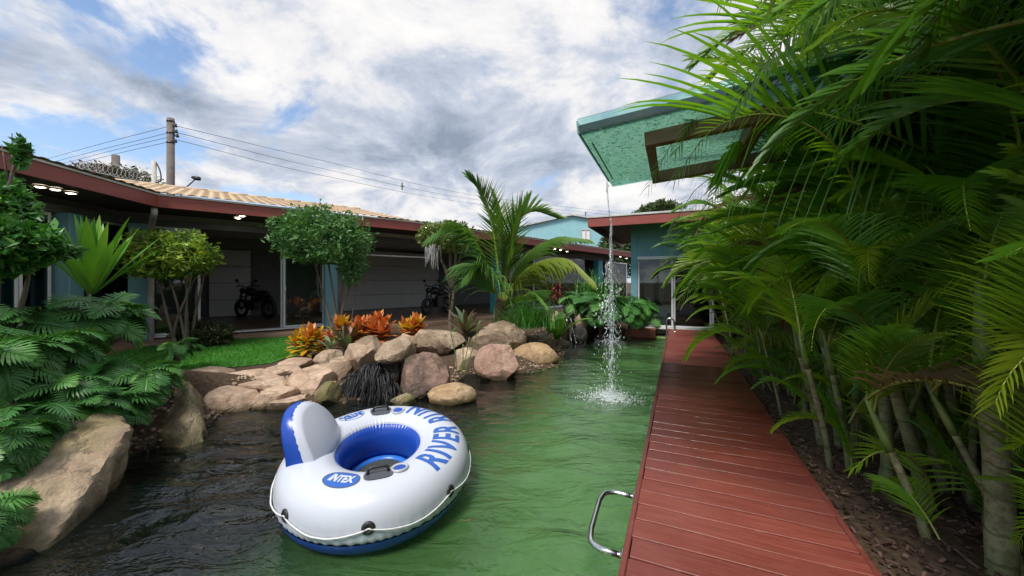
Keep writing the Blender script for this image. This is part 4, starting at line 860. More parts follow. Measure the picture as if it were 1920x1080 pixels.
rock(636, 642, 705, 694, 0.27, 'tan', 'blocky tan stone left of the wedge-shaped stone', 0.9, 4, 10, 0.8)
rock(662, 630, 716, 664, 0.33, 'brown', 'small brown stone perched behind the blocky tan stone', 0.9, 4, 9, 0.8)
rock(585, 655, 650, 680, 0.18, 'tan', 'low beige stone under the orange crotons', 0.9, 4, 9, 0.8)
rock(698, 630, 784, 682, 0.40, 'tan', 'wedge-shaped tan stone resting on the big pink boulder', 0.9, 4, 14, 0.8, 0.6, tilt=-0.2, sink=0.03)
rock(742, 626, 785, 652, 0.30, 'tan', 'pointed beige stone behind the wedge-shaped stone', 0.9, 3, 9, 0.8)
rock(726, 658, 842, 748, 0.0, 'pinkdark', 'big rounded pink granite boulder in the water beside the black roots', 0.85, 5, 9, 0.9, None, sink=0.3, cuts=(((-0.75, -0.6, 0.1), 0.6),))
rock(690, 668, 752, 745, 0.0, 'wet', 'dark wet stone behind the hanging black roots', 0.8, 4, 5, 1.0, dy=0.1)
rock(728, 735, 778, 760, 0.0, 'moss', 'small yellowish stone awash beside the river tube', 0.9, 4, 5, 0.8)
rock(798, 721, 893, 758, 0.0, 'gold', 'low golden domed stone standing in the water before the pink boulder', 0.8, 4, 4, 0.6)
rock(768, 610, 874, 662, 0.22, 'brown', 'wide brown boulder behind the wedge-shaped stone', 0.8, 5, 7, 0.8)
rock(872, 602, 992, 668, 0.14, 'brown', 'largest brown boulder below the coconut palm', 0.75, 5, 6, 0.9)
rock(838, 655, 902, 706, 0.0, 'tan', 'beige stone wedged behind the reed stalks', 0.9, 4, 8, 0.8, dy=0.15)
rock(888, 646, 977, 713, 0.0, 'pink', 'smooth pink rounded boulder at the water\'s edge below the palm', 0.8, 5, 8, 0.75)
rock(958, 643, 1052, 688, 0.0, 'gold', 'long smooth golden-brown boulder lying in the water', 0.7, 5, 1, 0.35)
rock(985, 622, 1045, 655, 0.08, 'brown', 'dim brown stone under the arching grass', 0.8, 4, 7, 0.8)
rock(1040, 632, 1068, 652, 0.0, 'brown', 'little brown stone at the foot of the rock cascade', 0.8, 3, 7, 0.8)
LC = 'wet dark stone of the little rock cascade'; GC = 'stones of the rock cascade'
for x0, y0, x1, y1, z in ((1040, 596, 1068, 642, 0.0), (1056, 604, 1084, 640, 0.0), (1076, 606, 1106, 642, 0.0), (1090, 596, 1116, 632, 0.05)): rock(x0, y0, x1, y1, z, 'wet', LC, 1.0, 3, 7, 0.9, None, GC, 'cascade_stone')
LC2 = 'pale rounded stone topping the rock cascade'
for x0, y0, x1, y1, z in ((1034, 582, 1058, 612, 0.3), (1056, 580, 1080, 606, 0.35), (1078, 584, 1104, 616, 0.3)): rock(x0, y0, x1, y1, z, 'tan', LC2, 0.9, 3, 5, 0.7, None, 'top stones of the rock cascade', 'cascade_stone')
# underwater and waterline stones, pebbles between the rocks: nobody could count these
mb = MB(); rs = random.Random(21); V2, F2 = icos(1)
sh = [Vector((p[0], p[1], 0)) for p in shore]
for i in range(2600):
    k = rs.randrange(3, len(sh) - 2); p = lerp(sh[k], sh[k + 1], rs.random()); e = (sh[k + 1] - sh[k]).normalized(); nrm = Vector((-e.y, e.x, 0)); d = rs.uniform(-0.1, 0.85); p = p + nrm * d
    if sdist(np.array([p.x]), np.array([p.y]), pool)[0] < -0.25: continue
    r = rs.uniform(0.008, 0.03); z = gz(p.x, p.y) + r * 0.3; sq = rs.uniform(0.5, 0.9); q = rs.uniform(0.7, 1.3)
    mb.add([(p.x + v.x * r * q, p.y + v.y * r, z + v.z * r * sq) for v in V2], F2)
o = mb.build('pebbles', RM['ledge'], None, True); tag(o, 'scattered pale pebbles between the rocks of the pool bank', 'pebbles', kind='stuff')
# black roots hanging into the water
mb = MB(); rs = random.Random(4); c0 = G(684, 752, 0.0); cw_ = 0.28
M['root'] = plain('black_roots', (0.008, 0.008, 0.010), (0.024, 0.024, 0.027), 0.5, 12, 0.2)
for i in range(1100):
    u = max(-1, min(1, rs.gauss(0, 0.45))); a0 = Vector((c0.x + u * cw_, c0.y + 0.22 - 0.06 * u * u + rs.uniform(-0.05, 0.12), 0.34 - 0.22 * u * u + rs.uniform(-0.22, 0.06))); L_ = rs.uniform(0.12, 0.34); fx = u * 0.22 + rs.uniform(-0.08, 0.08)
    pts = [a0]; d = Vector((fx * 1.5, -0.55 + rs.uniform(-0.2, 0.2), 0.30 + rs.uniform(-0.3, 0.2)))
    for k in range(5): d = d + Vector((rs.uniform(-.15, .15), rs.uniform(-.1, .1), -0.34)); pts.append(pts[-1] + d.normalized() * L_ / 5)
    w = rs.uniform(0.003, 0.008); mb.tube(pts, [w * 0.7, w, w * 1.2, w, w * 0.6, 0.001], 4, False)
o = mb.build('hanging_roots', M['root'], None, True, loc=(c0.x, c0.y, 0)); tag(o, 'shaggy black mat of roots hanging over the rocks into the water', 'roots', kind='stuff')
# little cascade of water over the dark stones
mb = MB(); cp = G(1070, 640, 0.0)
for q in range(5):
    b0 = Vector((cp.x - 0.22 + 0.11 * q, cp.y + 0.35, 0.62 - 0.03 * q)); pts = bez([b0, b0 + Vector((0.03, -0.22, -0.06)), b0 + Vector((0.05, -0.33, -0.28)), b0 + Vector((0.09, -0.44, -0.48)), b0 + Vector((0.10, -0.50, -0.63 + 0.03 * q))], 14)
    mb.tube(pts, [0.012 + 0.008 * math.sin(i * 1.7 + q) for i in range(15)], 6)
o = mb.build('rock_cascade_water', M['fall'], None, True, loc=(cp.x, cp.y, 0)); tag(o, 'thin trickles of water running down the little rock cascade', 'water')
# ------------------------------------------------------------------ lawn
lawn_poly = [G(x, y, 0.13)[:2] for x, y in ((240, 720), (335, 704), (420, 692), (500, 682), (560, 665), (600, 650), (620, 636), (560, 629), (425, 637))] + [(offset(line, 0.5)[1].x - 0.0, offset(line, 0.5)[1].y), (offset(line, 0.5)[0].x, 3.2)]
lawn_poly = [(p[0], p[1]) for p in lawn_poly]
t = NT('lawn_turf'); v = t.coords('World'); n1 = t.noise(v, 3, 5); n2 = t.noise(v, 60, 4); M['turf'] = t.done(t.principled(t.mix(n1, t.ramp(n2, ((0.3, (0.03, 0.13, 0.02)), (0.7, (0.07, 0.26, 0.04)))), (0.05, 0.20, 0.03)), 0.9, t.bump(n2, 0.6, 0.02), 0, 0.2))
lx = np.arange(-9.0, -2.0, 0.08); ly = np.arange(2.5, 10.5, 0.08); X, Y = np.meshgrid(lx, ly); D = sdist(X, Y, lawn_poly); Z = ground_z(X, Y) + 0.012; nx = len(lx)
ii = (np.arange(len(ly) - 1)[:, None] * nx + np.arange(nx - 1)[None, :]).ravel(); ii = ii[D.ravel()[ii] < 0]
me = bpy.data.meshes.new('lawn'); me.from_pydata(np.stack([X.ravel(), Y.ravel(), Z.ravel()], 1).tolist(), [], np.stack([ii, ii + 1, ii + nx + 1, ii + nx], 1).tolist()); me.materials.append(M['turf']); me.polygons.foreach_set('use_smooth', [True] * len(ii))
o = bpy.data.objects.new('lawn', me); col.objects.link(o); tag(o, 'bright green lawn between the house and the ledge', 'lawn', kind='structure')
M['grass'] = leaf('grass_blades', (0.05, 0.20, 0.025), (0.09, 0.32, 0.04), (0.16, 0.40, 0.07), 0.5, 0.35, island=True)
rg = np.random.default_rng(8); gx = rg.uniform(-7.2, -2.6, 90000); gy = rg.uniform(3.8, 9.8, 90000); keep = (sdist(gx, gy, lawn_poly) < -0.02) & (gx / gy * F + CX > 215) & (gx / gy * F + CX < 660)
gx, gy = gx[keep][:34000], gy[keep][:34000]; g0_ = ground_z(gx, gy) + 0.008; h = rg.uniform(0.025, 0.055, len(gx)); a = rg.uniform(0, 6.28, len(gx)); w = 0.0055; ln = rg.normal(0, 0.018, (len(gx), 2))
vv = np.stack([np.stack([gx - w * np.cos(a), gy - w * np.sin(a), g0_], 1), np.stack([gx + w * np.cos(a), gy + w * np.sin(a), g0_], 1), np.stack([gx + ln[:, 0], gy + ln[:, 1], g0_ + h], 1)], 1).reshape(-1, 3)
me = bpy.data.meshes.new('lawn_grass'); me.from_pydata(vv.tolist(), [], np.arange(len(gx) * 3).reshape(-1, 3).tolist()); me.materials.append(M['grass']); o = bpy.data.objects.new('lawn_grass', me); col.objects.link(o); tag(o, 'short green blades of the clipped lawn', 'grass', kind='stuff')
# ------------------------------------------------------------------ bark mulch beside the walkway
t = NT('bark_chips'); rnd = t.n('NewGeometry').outputs['Random Per Island']; v = t.coords('World'); nn = t.noise(v, 40, 4); M['chips'] = t.done(t.principled(t.ramp(t.math('ADD', t.math('MULTIPLY', rnd, 0.8), t.math('MULTIPLY', nn, 0.2)), ((0.1, (0.028, 0.014, 0.011)), (0.6, (0.085, 0.042, 0.032)), (0.95, (0.19, 0.12, 0.095)))), 0.75, t.bump(nn, 0.5, 0.01), 0, 0.35))
mb = MB(); rs = random.Random(31)
for i in range(9000):
    Yq = 0.9 + 10 * rs.random() ** 1.7; p = deck_pt(Yq, 1, rs.uniform(0.02, 1.3) ** 1.0, 0); z = gz(p.x, p.y) if i % 7 == 0 else 0.128; L_ = rs.uniform(0.014, 0.042); w = rs.uniform(0.006, 0.016); th = 0.004; a = rs.uniform(0, 6.3); tl = rs.uniform(-0.6, 0.6); R = Matrix.Rotation(a, 3, 'Z') @ Matrix.Rotation(tl, 3, 'Y') @ Matrix.Rotation(rs.uniform(-.5, .5), 3, 'X')
    mb.box((p.x, p.y, z + rs.uniform(0.0, 0.035)), (L_, w, th), R)
o = mb.build('bark_mulch', M['chips'], None); tag(o, 'dark brown bark chips covering the bed along the boardwalk', 'mulch', kind='stuff')
# ------------------------------------------------------------------ plants
LM = {
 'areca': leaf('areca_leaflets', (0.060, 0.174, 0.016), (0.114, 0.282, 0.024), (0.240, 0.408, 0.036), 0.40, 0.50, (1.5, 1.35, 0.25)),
 'arecay': leaf('sun_tinted_areca_leaflets', (0.13, 0.27, 0.02), (0.22, 0.36, 0.03), (0.32, 0.42, 0.04), 0.40, 0.48, (1.4, 1.3, 0.3)),  # yellower copy of areca with sunlight put into the leaf colour
 'coco': leaf('coconut_leaflets', (0.065, 0.17, 0.035), (0.125, 0.27, 0.055), (0.21, 0.34, 0.08), 0.4, 0.35),
 'dry': leaf('dry_brown_leaflets', (0.10, 0.065, 0.03), (0.19, 0.13, 0.06), (0.28, 0.21, 0.10), 0.7, 0.25),
 'cocoy': leaf('yellowing_coconut_leaflets', (0.12, 0.22, 0.03), (0.22, 0.29, 0.04), (0.38, 0.31, 0.05), 0.45, 0.35, scale=1.2),
 'philo': leaf('split_leaf_green', (0.033, 0.121, 0.026), (0.061, 0.198, 0.040), (0.121, 0.308, 0.061), 0.46, 0.22),
 'yucca': leaf('broad_blade_green', (0.037, 0.150, 0.019), (0.094, 0.275, 0.031), (0.213, 0.413, 0.050), 0.42, 0.3),
 'bush': leaf('shrub_leaves', (0.026, 0.112, 0.022), (0.056, 0.200, 0.032), (0.128, 0.304, 0.048), 0.38, 0.22, island=True),
 'lime': leaf('yellow_green_leaves', (0.056, 0.138, 0.019), (0.194, 0.324, 0.032), (0.535, 0.616, 0.065), 0.4, 0.3, island=True),
 'tree': leaf('round_tree_leaves', (0.038, 0.120, 0.032), (0.080, 0.216, 0.056), (0.160, 0.320, 0.096), 0.42, 0.25, island=True),
 'olive': leaf('olive_tree_leaves', (0.070, 0.119, 0.025), (0.140, 0.210, 0.042), (0.238, 0.280, 0.070), 0.45, 0.25, island=True),
 'hedge': leaf('dark_clipped_leaves', (0.029, 0.042, 0.013), (0.058, 0.075, 0.023), (0.098, 0.104, 0.039), 0.5, 0.15, island=True),
 'grassy': leaf('arching_grass', (0.039, 0.156, 0.023), (0.078, 0.260, 0.039), (0.143, 0.351, 0.065), 0.42, 0.3, island=True),
 'brom': leaf('bromeliad_leaf', (0.10, 0.035, 0.03), (0.12, 0.10, 0.05), (0.18, 0.24, 0.13), 0.35, 0.2, scale=2.5),
 'bromg': leaf('grey_green_strap', (0.10, 0.16, 0.09), (0.16, 0.24, 0.13), (0.22, 0.30, 0.17), 0.35, 0.2),
 'cro1': leaf('croton_yellow', (0.517, 0.253, 0.017), (0.632, 0.414, 0.023), (0.402, 0.414, 0.034), 0.35, 0.3, (1.2, 1.0, 0.5)),
 'cro2': leaf('croton_orange', (0.483, 0.115, 0.034), (0.632, 0.230, 0.069), (0.690, 0.380, 0.115), 0.35, 0.3, (1.2, 0.9, 0.5)),
 'cro3': leaf('croton_green', (0.08, 0.11, 0.02), (0.22, 0.12, 0.04), (0.36, 0.16, 0.06), 0.35, 0.2),
 'far': leaf('distant_tree_leaves', (0.03, 0.06, 0.018), (0.065, 0.11, 0.03), (0.11, 0.15, 0.05), 0.6, 0.2, island=True),
 'bloom': leaf('mauve_blossom', (0.09, 0.065, 0.06), (0.17, 0.10, 0.11), (0.27, 0.19, 0.20), 0.7, 0.2, island=True),
}
t = NT('areca_cane'); v = t.coords('World'); sp = t.n('SeparateXYZ'); t.l(v, sp.inputs[0]); nz_ = t.noise(v, 9, 4); rnd = t.n('ObjectInfo').outputs['Random']
bnd = t.math('FRACT', t.math('ADD', t.math('MULTIPLY', sp.outputs[2], 7.0), t.math('ADD', t.math('MULTIPLY', rnd, 5), t.math('MULTIPLY', nz_, 0.7)))); rgm = t.ramp(bnd, ((0.0, 0.8), (0.04, 0.7), (0.09, 0.0)))
cc = t.mix(t.ramp(nz_, ((0.35, 0.0), (0.65, 1.0))), (0.13, 0.15, 0.06), (0.30, 0.27, 0.15)); cc = t.mix(t.math('MULTIPLY', rnd, 0.5), cc, (0.13, 0.19, 0.06)); cc = t.mix(rgm, cc, (0.11, 0.085, 0.045)); cc = t.mix(t.ramp(t.noise(v, 30, 5, 0.7), ((0.48, 0.0), (0.62, 0.8))), cc, (0.13, 0.095, 0.055))
M['cane'] = t.done(t.principled(cc, 0.6, t.bump(t.math('SUBTRACT', t.math('MULTIPLY', nz_, 0.5), rgm), 0.4, 0.01), 0, 0.35))
M['shaft'] = plain('green_crownshaft', (0.07, 0.14, 0.03), (0.16, 0.21, 0.05), 0.5, 6, 0.1, stretch=(1, 1, 0.3)); M['rachis'] = plain('yellow_green_leaf_rib', (0.17, 0.24, 0.04), (0.27, 0.30, 0.06), 0.5, 6, 0.05); M['brownleaf'] = plain('dry_brown_sheath', (0.10, 0.06, 0.035), (0.20, 0.13, 0.08), 0.85, 7, 0.4)
ZUP = Vector((0, 0, 1))
def frond(path, n, Lmax, wid, droop, vee, seed, start=0.10, fwd=0.75, rr=0.011, prof=None, segs=4, sides=(1, -1), jit=0.10, updir=None):
    # a pinnate palm leaf along path: rib (material 0) and leaflets (material 1)
    rs = random.Random(seed); m = len(path); mb = MB(); mb.tube(path, [rr * (1 - 0.85 * i / (m - 1)) for i in range(m)], 5, False, 0)
    def at_(s):
        u = s * (m - 1); i = min(int(u), m - 2); return lerp(path[i], path[i + 1], u - i), (path[min(i + 2, m - 1)] - path[max(i - 1, 0)]).normalized()
    for k in range(n):
        s = start + (1 - start) * (k + 0.5) / n
        for sd in sides:
            p, tg = at_(min(0.999, s + rs.uniform(-0.3, 0.3) / n)); side = tg.cross(updir or ZUP)
            if side.length < 0.08: side = tg.cross(Vector((0.3, -1, 0.1)))
            side.normalize(); up = side.cross(tg).normalized()
            q = (s - start) / (1 - start); L_ = Lmax * (prof(q) if prof else (0.45 + 0.55 * math.sin(PI * min(1, q * 1.15 + 0.22)) ** 0.8) * (1 - 0.45 * q ** 3)) * rs.uniform(0.88, 1.06)
            d = (tg * (fwd + 0.7 * q ** 2) + side * sd * (1 - 0.45 * q ** 2) + up * vee * (1 - 0.5 * q) + Vector((rs.uniform(-1, 1), rs.uniform(-1, 1), rs.uniform(-1, 1))) * jit).normalized()
            wv_ = up * 0.9 + tg * 0.45; vs = []; c = p; g = droop * rs.uniform(0.6, 1.4)
            for j in range(segs + 1):
                f = j / segs; w = wid * (0.55 + 1.6 * f if f < 0.28 else (1 - f) ** 0.7 * 1.18) * 0.5 if j < segs else 0.0
                wd2 = (wv_ - d * wv_.dot(d)); wd2 = wd2.normalized() if wd2.length > 1e-4 else up
                if j < segs: vs.append(tuple(c + wd2 * w)); vs.append(tuple(c - wd2 * w))
                else: vs.append(tuple(c))
                c = c + d * (L_ / segs); d = (d + Vector((0, 0, -g * (0.4 + f)))).normalized()
            e = 2 * segs; fs = [(2 * j, 2 * j + 2, 2 * j + 3, 2 * j + 1) for j in range(segs - 1)] + [(e - 2, e, e - 1)]; mb.add(vs, fs, 1)
    return mb
def arch(L_, e0, e1, pw=1.3, n=16, sway=0.0):
    pts = [Vector((0, 0, 0))]
    for i in range(n):
        s = (i + 0.5) / n; a = e0 + (e1 - e0) * s ** pw; pts.append(pts[-1] + Vector((math.cos(a), sway * s, math.sin(a))).normalized() * (L_ / n))
    return pts
FR_A = []
for k, (L_, e0, e1) in enumerate(((1.35, 78, -5), (1.55, 68, -35), (1.25, 58, -50), (1.7, 74, -22), (1.1, 80, 25), (1.45, 50, -62), (1.6, 84, 10))):
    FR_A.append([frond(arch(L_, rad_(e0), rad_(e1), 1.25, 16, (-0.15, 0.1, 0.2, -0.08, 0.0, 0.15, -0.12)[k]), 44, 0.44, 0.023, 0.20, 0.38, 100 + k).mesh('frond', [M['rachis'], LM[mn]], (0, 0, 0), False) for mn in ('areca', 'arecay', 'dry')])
def areca(x, y, label, canes, seed, hmin=0.7, hmax=1.7, nf=5, spread=0.22, scale=1.0, yel=0.15, group=None, avoid=None, low=7, bias=0.0):
    rs = random.Random(seed); z = gz(x, y); root = empty('areca_palm', (x, y, z), label, 'palm', group)
    for i in range(canes):
        a = rs.uniform(0, 6.28); R = spread * math.sqrt(rs.random()); b = Vector((R * math.cos(a), R * math.sin(a), -0.03)); h = rs.uniform(hmin, hmax); ln = Vector((math.cos(a), math.sin(a), 0)) * h * rs.uniform(0.06, 0.30) + Vector((rs.uniform(-.1, .1), rs.uniform(-.1, .1), 0)); r = rs.uniform(0.013, 0.026) * scale
        pts = bez([b, b + ln * 0.3 + ZUP * h * 0.4, b + ln + ZUP * h], 12); mb = MB(); mb.tube(pts, [r * (1.12 - 0.25 * q / 12) * (1 + 0.10 * (q % 3 == 0)) for q in range(13)], 9); me = mb.mesh('cane', M['cane'], (0, 0, 0), True); place('cane', me, root, (0, 0, 0))
        tp = pts[-1]; td_ = (pts[-1] - pts[-3]).normalized(); sh_ = rs.uniform(0.18, 0.34); mb = MB(); mb.tube([tp - td_ * 0.03, tp + td_ * sh_ * 0.15, tp + td_ * sh_ * 0.5, tp + td_ * sh_], [r * 1.02, r * 1.10, r * 0.9, r * 0.4], 9); place('crownshaft', mb.mesh('crownshaft', M['shaft'], (0, 0, 0), True), root, (0, 0, 0))
        a0 = rs.uniform(0, 6.28)
        for f in range(nf):
            az = a0 + f * 2.4 + rs.uniform(-0.3, 0.3)
            if rs.random() < bias: az = math.atan2(-DR.y, -DR.x) + rs.uniform(-1.0, 1.0)
            k = rs.randrange(len(FR_A)); sc_ = rs.uniform(0.75, 1.1) * scale * (1.0 if h > 1.0 else 0.72)
            if avoid:
                for _ in range(9):
                    if not avoid(Vector((x, y, z)) + tp, az, 1.5 * sc_): break
                    az = math.atan2(DR.y, DR.x) + rs.uniform(-1.9, 1.9)
                else: continue
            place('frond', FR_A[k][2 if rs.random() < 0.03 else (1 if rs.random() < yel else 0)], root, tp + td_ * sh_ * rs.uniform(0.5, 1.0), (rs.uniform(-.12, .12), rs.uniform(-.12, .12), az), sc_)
    for i in range(low):
        k = rs.randrange(len(FR_A)); az = rs.uniform(0, 6.28); sc_ = rs.uniform(0.38, 0.62)
        if avoid and avoid(Vector((x, y, z)), az, 1.0 * sc_): continue
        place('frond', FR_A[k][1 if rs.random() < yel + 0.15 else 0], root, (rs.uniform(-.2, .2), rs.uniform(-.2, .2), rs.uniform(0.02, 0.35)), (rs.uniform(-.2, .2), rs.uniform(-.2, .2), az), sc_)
    return root
def hero(root, pts_px, n, L_, w, droop, vee, seed, mat='areca', **kw):       # a leaf laid out point by point: (px, py, depth)
    path = bez([P(*q) for q in pts_px], 18); mb = frond(path, n, L_, w, droop, vee, seed, **kw); return mb.build('frond', [M['rachis'], LM[mat]], root)
def clear_view(p, az, L_):                              # leaves of the hedge must not hang before the open view over the pool
    q = p + Vector((math.cos(az), math.sin(az), 0)) * L_
    for u in (0.5, 1.0):
        r = lerp(p, q, u)
        if r.y < 0.9: 
            if r.x < 1.5 and r.y > -0.3: return True
            continue
        px = CX + r.x / r.y * F
        if r.y < 2.5 and p.z < 1.7 and px < 1600: return True
        if px < (1195 if r.y > 3 or r.z > 2.2 else 1290): return True
    return False
lab = ['areca palm clump with pale ringed canes beside the near boards of the walkway', 'areca palm clump with a low frond hanging over the bark mulch', 'areca palm clump with a broad hanging frond beside the darker boards', 'slender areca palm clump beyond the broad hanging frond',
       'bushy areca palm clump opposite the falling water', 'areca palm clump with a bright arching frond over the walkway', 'areca palm clump with low leaves crowding the walkway', 'areca palm clump near the door of the pool house', 'last areca palm clump against the pool house wall']
front = []
for i, Yq in enumerate((1.25, 1.95, 2.75, 3.6, 4.5, 5.5, 6.6, 7.8, 9.1)):
    p = deck_pt(Yq, 1, 0.38 if i > 1 else 0.5); front.append(areca(p.x, p.y, lab[i], (2, 3, 4, 5, 6, 6, 6, 6, 6)[i], 40 + i, 0.40, (0.9, 0.75, 0.8, 1.0, 1.25, 1.4, 1.4, 1.4, 1.4)[i], 5, 0.24, 0.95, 0.36, 'areca palms along the walkway', clear_view, (0, 3, 8, 9, 8, 6, 5, 4, 4)[i], (0.3, 0.3, 0.4, 0.5, 0.5, 0.5, 0.4, 0.3, 0.25)[i]))
for i, Yq in enumerate((0.5, 1.5, 2.6, 3.7, 4.8, 6.0, 7.3, 8.6)):
    p = deck_pt(Yq, 1, 1.15 + 0.15 * (i % 2)); areca(p.x, p.y, 'tall dense areca palm clump in the back row before the white wall', 7, 80 + i, 1.0, 2.2, 6, 0.3, 1.15, 0.08, 'areca palms in the back row', clear_view)
for i, Yq in enumerate((0.3, 1.3, 2.4, 3.5, 4.8)):
    p = deck_pt(Yq, 1, 2.0); areca(p.x, p.y, 'tall dense areca palm clump in the back row before the white wall', 7, 120 + i, 1.6, 2.8, 6, 0.35, 1.4, 0.0, 'areca palms in the back row', clear_view)
for i, Yq in enumerate((1.7, 2.5, 3.3, 4.2, 5.2, 6.3, 7.5)):
    p = deck_pt(Yq, 1, 0.85); areca(p.x, p.y, 'bushy middle-row areca palm clump between the walkway palms and the back row', 6, 140 + i, 0.5, 1.3, 6, 0.3, 1.05, 0.28, 'areca palms in the middle row', clear_view, 9, 0.5)
for i, (Yq, o_) in enumerate(((1.3, 1.0), (2.1, 0.9), (2.9, 1.0), (3.7, 1.1))):
    p = deck_pt(Yq, 1, o_ + 0.35); areca(p.x, p.y, 'towering areca palm clump arching over the glass water trough', 5, 180 + i, 2.0, 2.6, 7, 0.25, 1.3, 0.18, 'tallest areca palms', clear_view, 0, 0.6)
# leaves that can be told apart in the photograph
hero(front[2], ((1925, 440, 2.35), (1760, 300, 2.25), (1620, 236, 2.2), (1470, 202, 2.15), (1362, 225, 2.1)), 25, 0.88, 0.052, 0.13, 0.0, 301, fwd=0.22, updir=Vector((0.25, -1, 0.15)), prof=lambda q: 0.78 + 0.22 * math.sin(PI * q), segs=6, jit=0.05)
hero(front[2], ((1850, 300, 2.5), (1740, 100, 2.45), (1620, 20, 2.4), (1500, 10, 2.35), (1400, 60, 2.3)), 24, 0.80, 0.048, 0.13, 0.0, 323, fwd=0.3, updir=Vector((0.25, -1, 0.15)), prof=lambda q: 0.78 + 0.22 * math.sin(PI * q), segs=6, jit=0.05)
hero(front[1], ((1905, 330, 2.3), (1760, -20, 2.2), (1640, -60, 2.1), (1530, 10, 2.05), (1440, 110, 2.0), (1370, 215, 1.95)), 40, 0.45, 0.026, 0.12, 0.0, 302, fwd=0.9, updir=Vector((0.35, -1, 0.2)))
hero(front[2], ((1800, 420, 2.9), (1660, 40, 2.8), (1540, -70, 2.7), (1430, -70, 2.6), (1350, 0, 2.5)), 38, 0.60, 0.028, 0.13, 0.0, 314, fwd=0.6, updir=Vector((0.35, -1, 0.2)))
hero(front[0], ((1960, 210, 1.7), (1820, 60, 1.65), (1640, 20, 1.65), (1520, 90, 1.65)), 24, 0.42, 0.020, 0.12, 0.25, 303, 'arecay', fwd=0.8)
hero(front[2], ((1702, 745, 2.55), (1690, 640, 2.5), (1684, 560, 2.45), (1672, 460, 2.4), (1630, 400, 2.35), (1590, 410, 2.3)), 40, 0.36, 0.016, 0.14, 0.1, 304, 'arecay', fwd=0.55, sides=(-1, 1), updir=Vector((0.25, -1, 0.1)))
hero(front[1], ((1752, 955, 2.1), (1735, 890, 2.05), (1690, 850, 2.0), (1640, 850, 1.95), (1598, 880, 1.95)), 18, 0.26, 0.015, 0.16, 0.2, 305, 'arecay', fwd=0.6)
hero(front[0], ((1885, 830, 1.62), (1895, 690, 1.62), (1930, 600, 1.6), (1990, 540, 1.6)), 16, 0.34, 0.018, 0.14, 0.2, 306, 'areca', fwd=0.5)
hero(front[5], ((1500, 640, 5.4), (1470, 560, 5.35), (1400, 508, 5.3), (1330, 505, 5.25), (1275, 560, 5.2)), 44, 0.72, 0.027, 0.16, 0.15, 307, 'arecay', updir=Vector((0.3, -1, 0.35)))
hero(front[5], ((1510, 620, 5.4), (1480, 470, 5.4), (1410, 400, 5.35), (1330, 400, 5.3), (1250, 450, 5.3)), 42, 0.68, 0.024, 0.2, 0.1, 308, updir=Vector((0.3, -1, 0.35)))
hero(front[4], ((1560, 620, 4.5), (1530, 420, 4.4), (1450, 330, 4.3), (1360, 330, 4.2), (1290, 400, 4.15)), 42, 0.62, 0.024, 0.2, 0.1, 309, updir=Vector((0.3, -1, 0.35)))
hero(front[3], ((1600, 600, 3.6), (1570, 400, 3.5), (1490, 290, 3.4), (1390, 290, 3.3), (1330, 380, 3.3)), 42, 0.62, 0.024, 0.2, 0.1, 310, updir=Vector((0.3, -1, 0.35)))
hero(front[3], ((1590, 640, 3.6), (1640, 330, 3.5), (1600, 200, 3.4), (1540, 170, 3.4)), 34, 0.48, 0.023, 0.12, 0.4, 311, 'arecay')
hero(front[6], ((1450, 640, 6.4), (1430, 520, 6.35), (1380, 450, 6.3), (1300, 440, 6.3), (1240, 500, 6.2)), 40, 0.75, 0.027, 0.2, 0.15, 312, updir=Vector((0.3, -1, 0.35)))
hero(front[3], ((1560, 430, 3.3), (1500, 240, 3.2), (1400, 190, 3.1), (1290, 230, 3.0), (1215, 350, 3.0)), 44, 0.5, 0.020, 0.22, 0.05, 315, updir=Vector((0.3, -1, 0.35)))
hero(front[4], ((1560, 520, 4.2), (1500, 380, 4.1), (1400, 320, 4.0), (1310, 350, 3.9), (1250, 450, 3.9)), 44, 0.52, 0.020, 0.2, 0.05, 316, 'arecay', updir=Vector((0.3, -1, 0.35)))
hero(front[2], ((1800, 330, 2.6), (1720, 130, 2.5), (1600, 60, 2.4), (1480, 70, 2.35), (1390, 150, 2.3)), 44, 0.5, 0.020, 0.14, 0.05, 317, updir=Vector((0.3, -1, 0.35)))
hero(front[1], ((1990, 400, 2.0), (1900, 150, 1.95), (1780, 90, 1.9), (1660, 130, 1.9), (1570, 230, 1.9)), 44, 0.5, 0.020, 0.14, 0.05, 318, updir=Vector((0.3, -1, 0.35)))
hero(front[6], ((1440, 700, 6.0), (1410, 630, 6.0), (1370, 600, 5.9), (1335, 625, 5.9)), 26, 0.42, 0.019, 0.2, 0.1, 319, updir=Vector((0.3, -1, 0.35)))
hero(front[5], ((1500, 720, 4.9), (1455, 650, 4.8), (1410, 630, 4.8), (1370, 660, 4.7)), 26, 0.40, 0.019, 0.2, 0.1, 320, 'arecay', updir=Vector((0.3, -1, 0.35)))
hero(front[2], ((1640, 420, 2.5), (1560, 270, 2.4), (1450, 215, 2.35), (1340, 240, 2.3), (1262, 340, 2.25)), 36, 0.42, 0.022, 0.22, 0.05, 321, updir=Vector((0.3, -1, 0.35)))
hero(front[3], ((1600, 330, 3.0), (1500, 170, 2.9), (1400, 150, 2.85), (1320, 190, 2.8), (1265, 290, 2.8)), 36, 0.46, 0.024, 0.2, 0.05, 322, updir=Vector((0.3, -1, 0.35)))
hero(front[4], ((1530, 700, 4.4), (1500, 640, 4.35), (1450, 610, 4.3), (1400, 640, 4.25)), 22, 0.36, 0.019, 0.2, 0.3, 313, 'arecay')
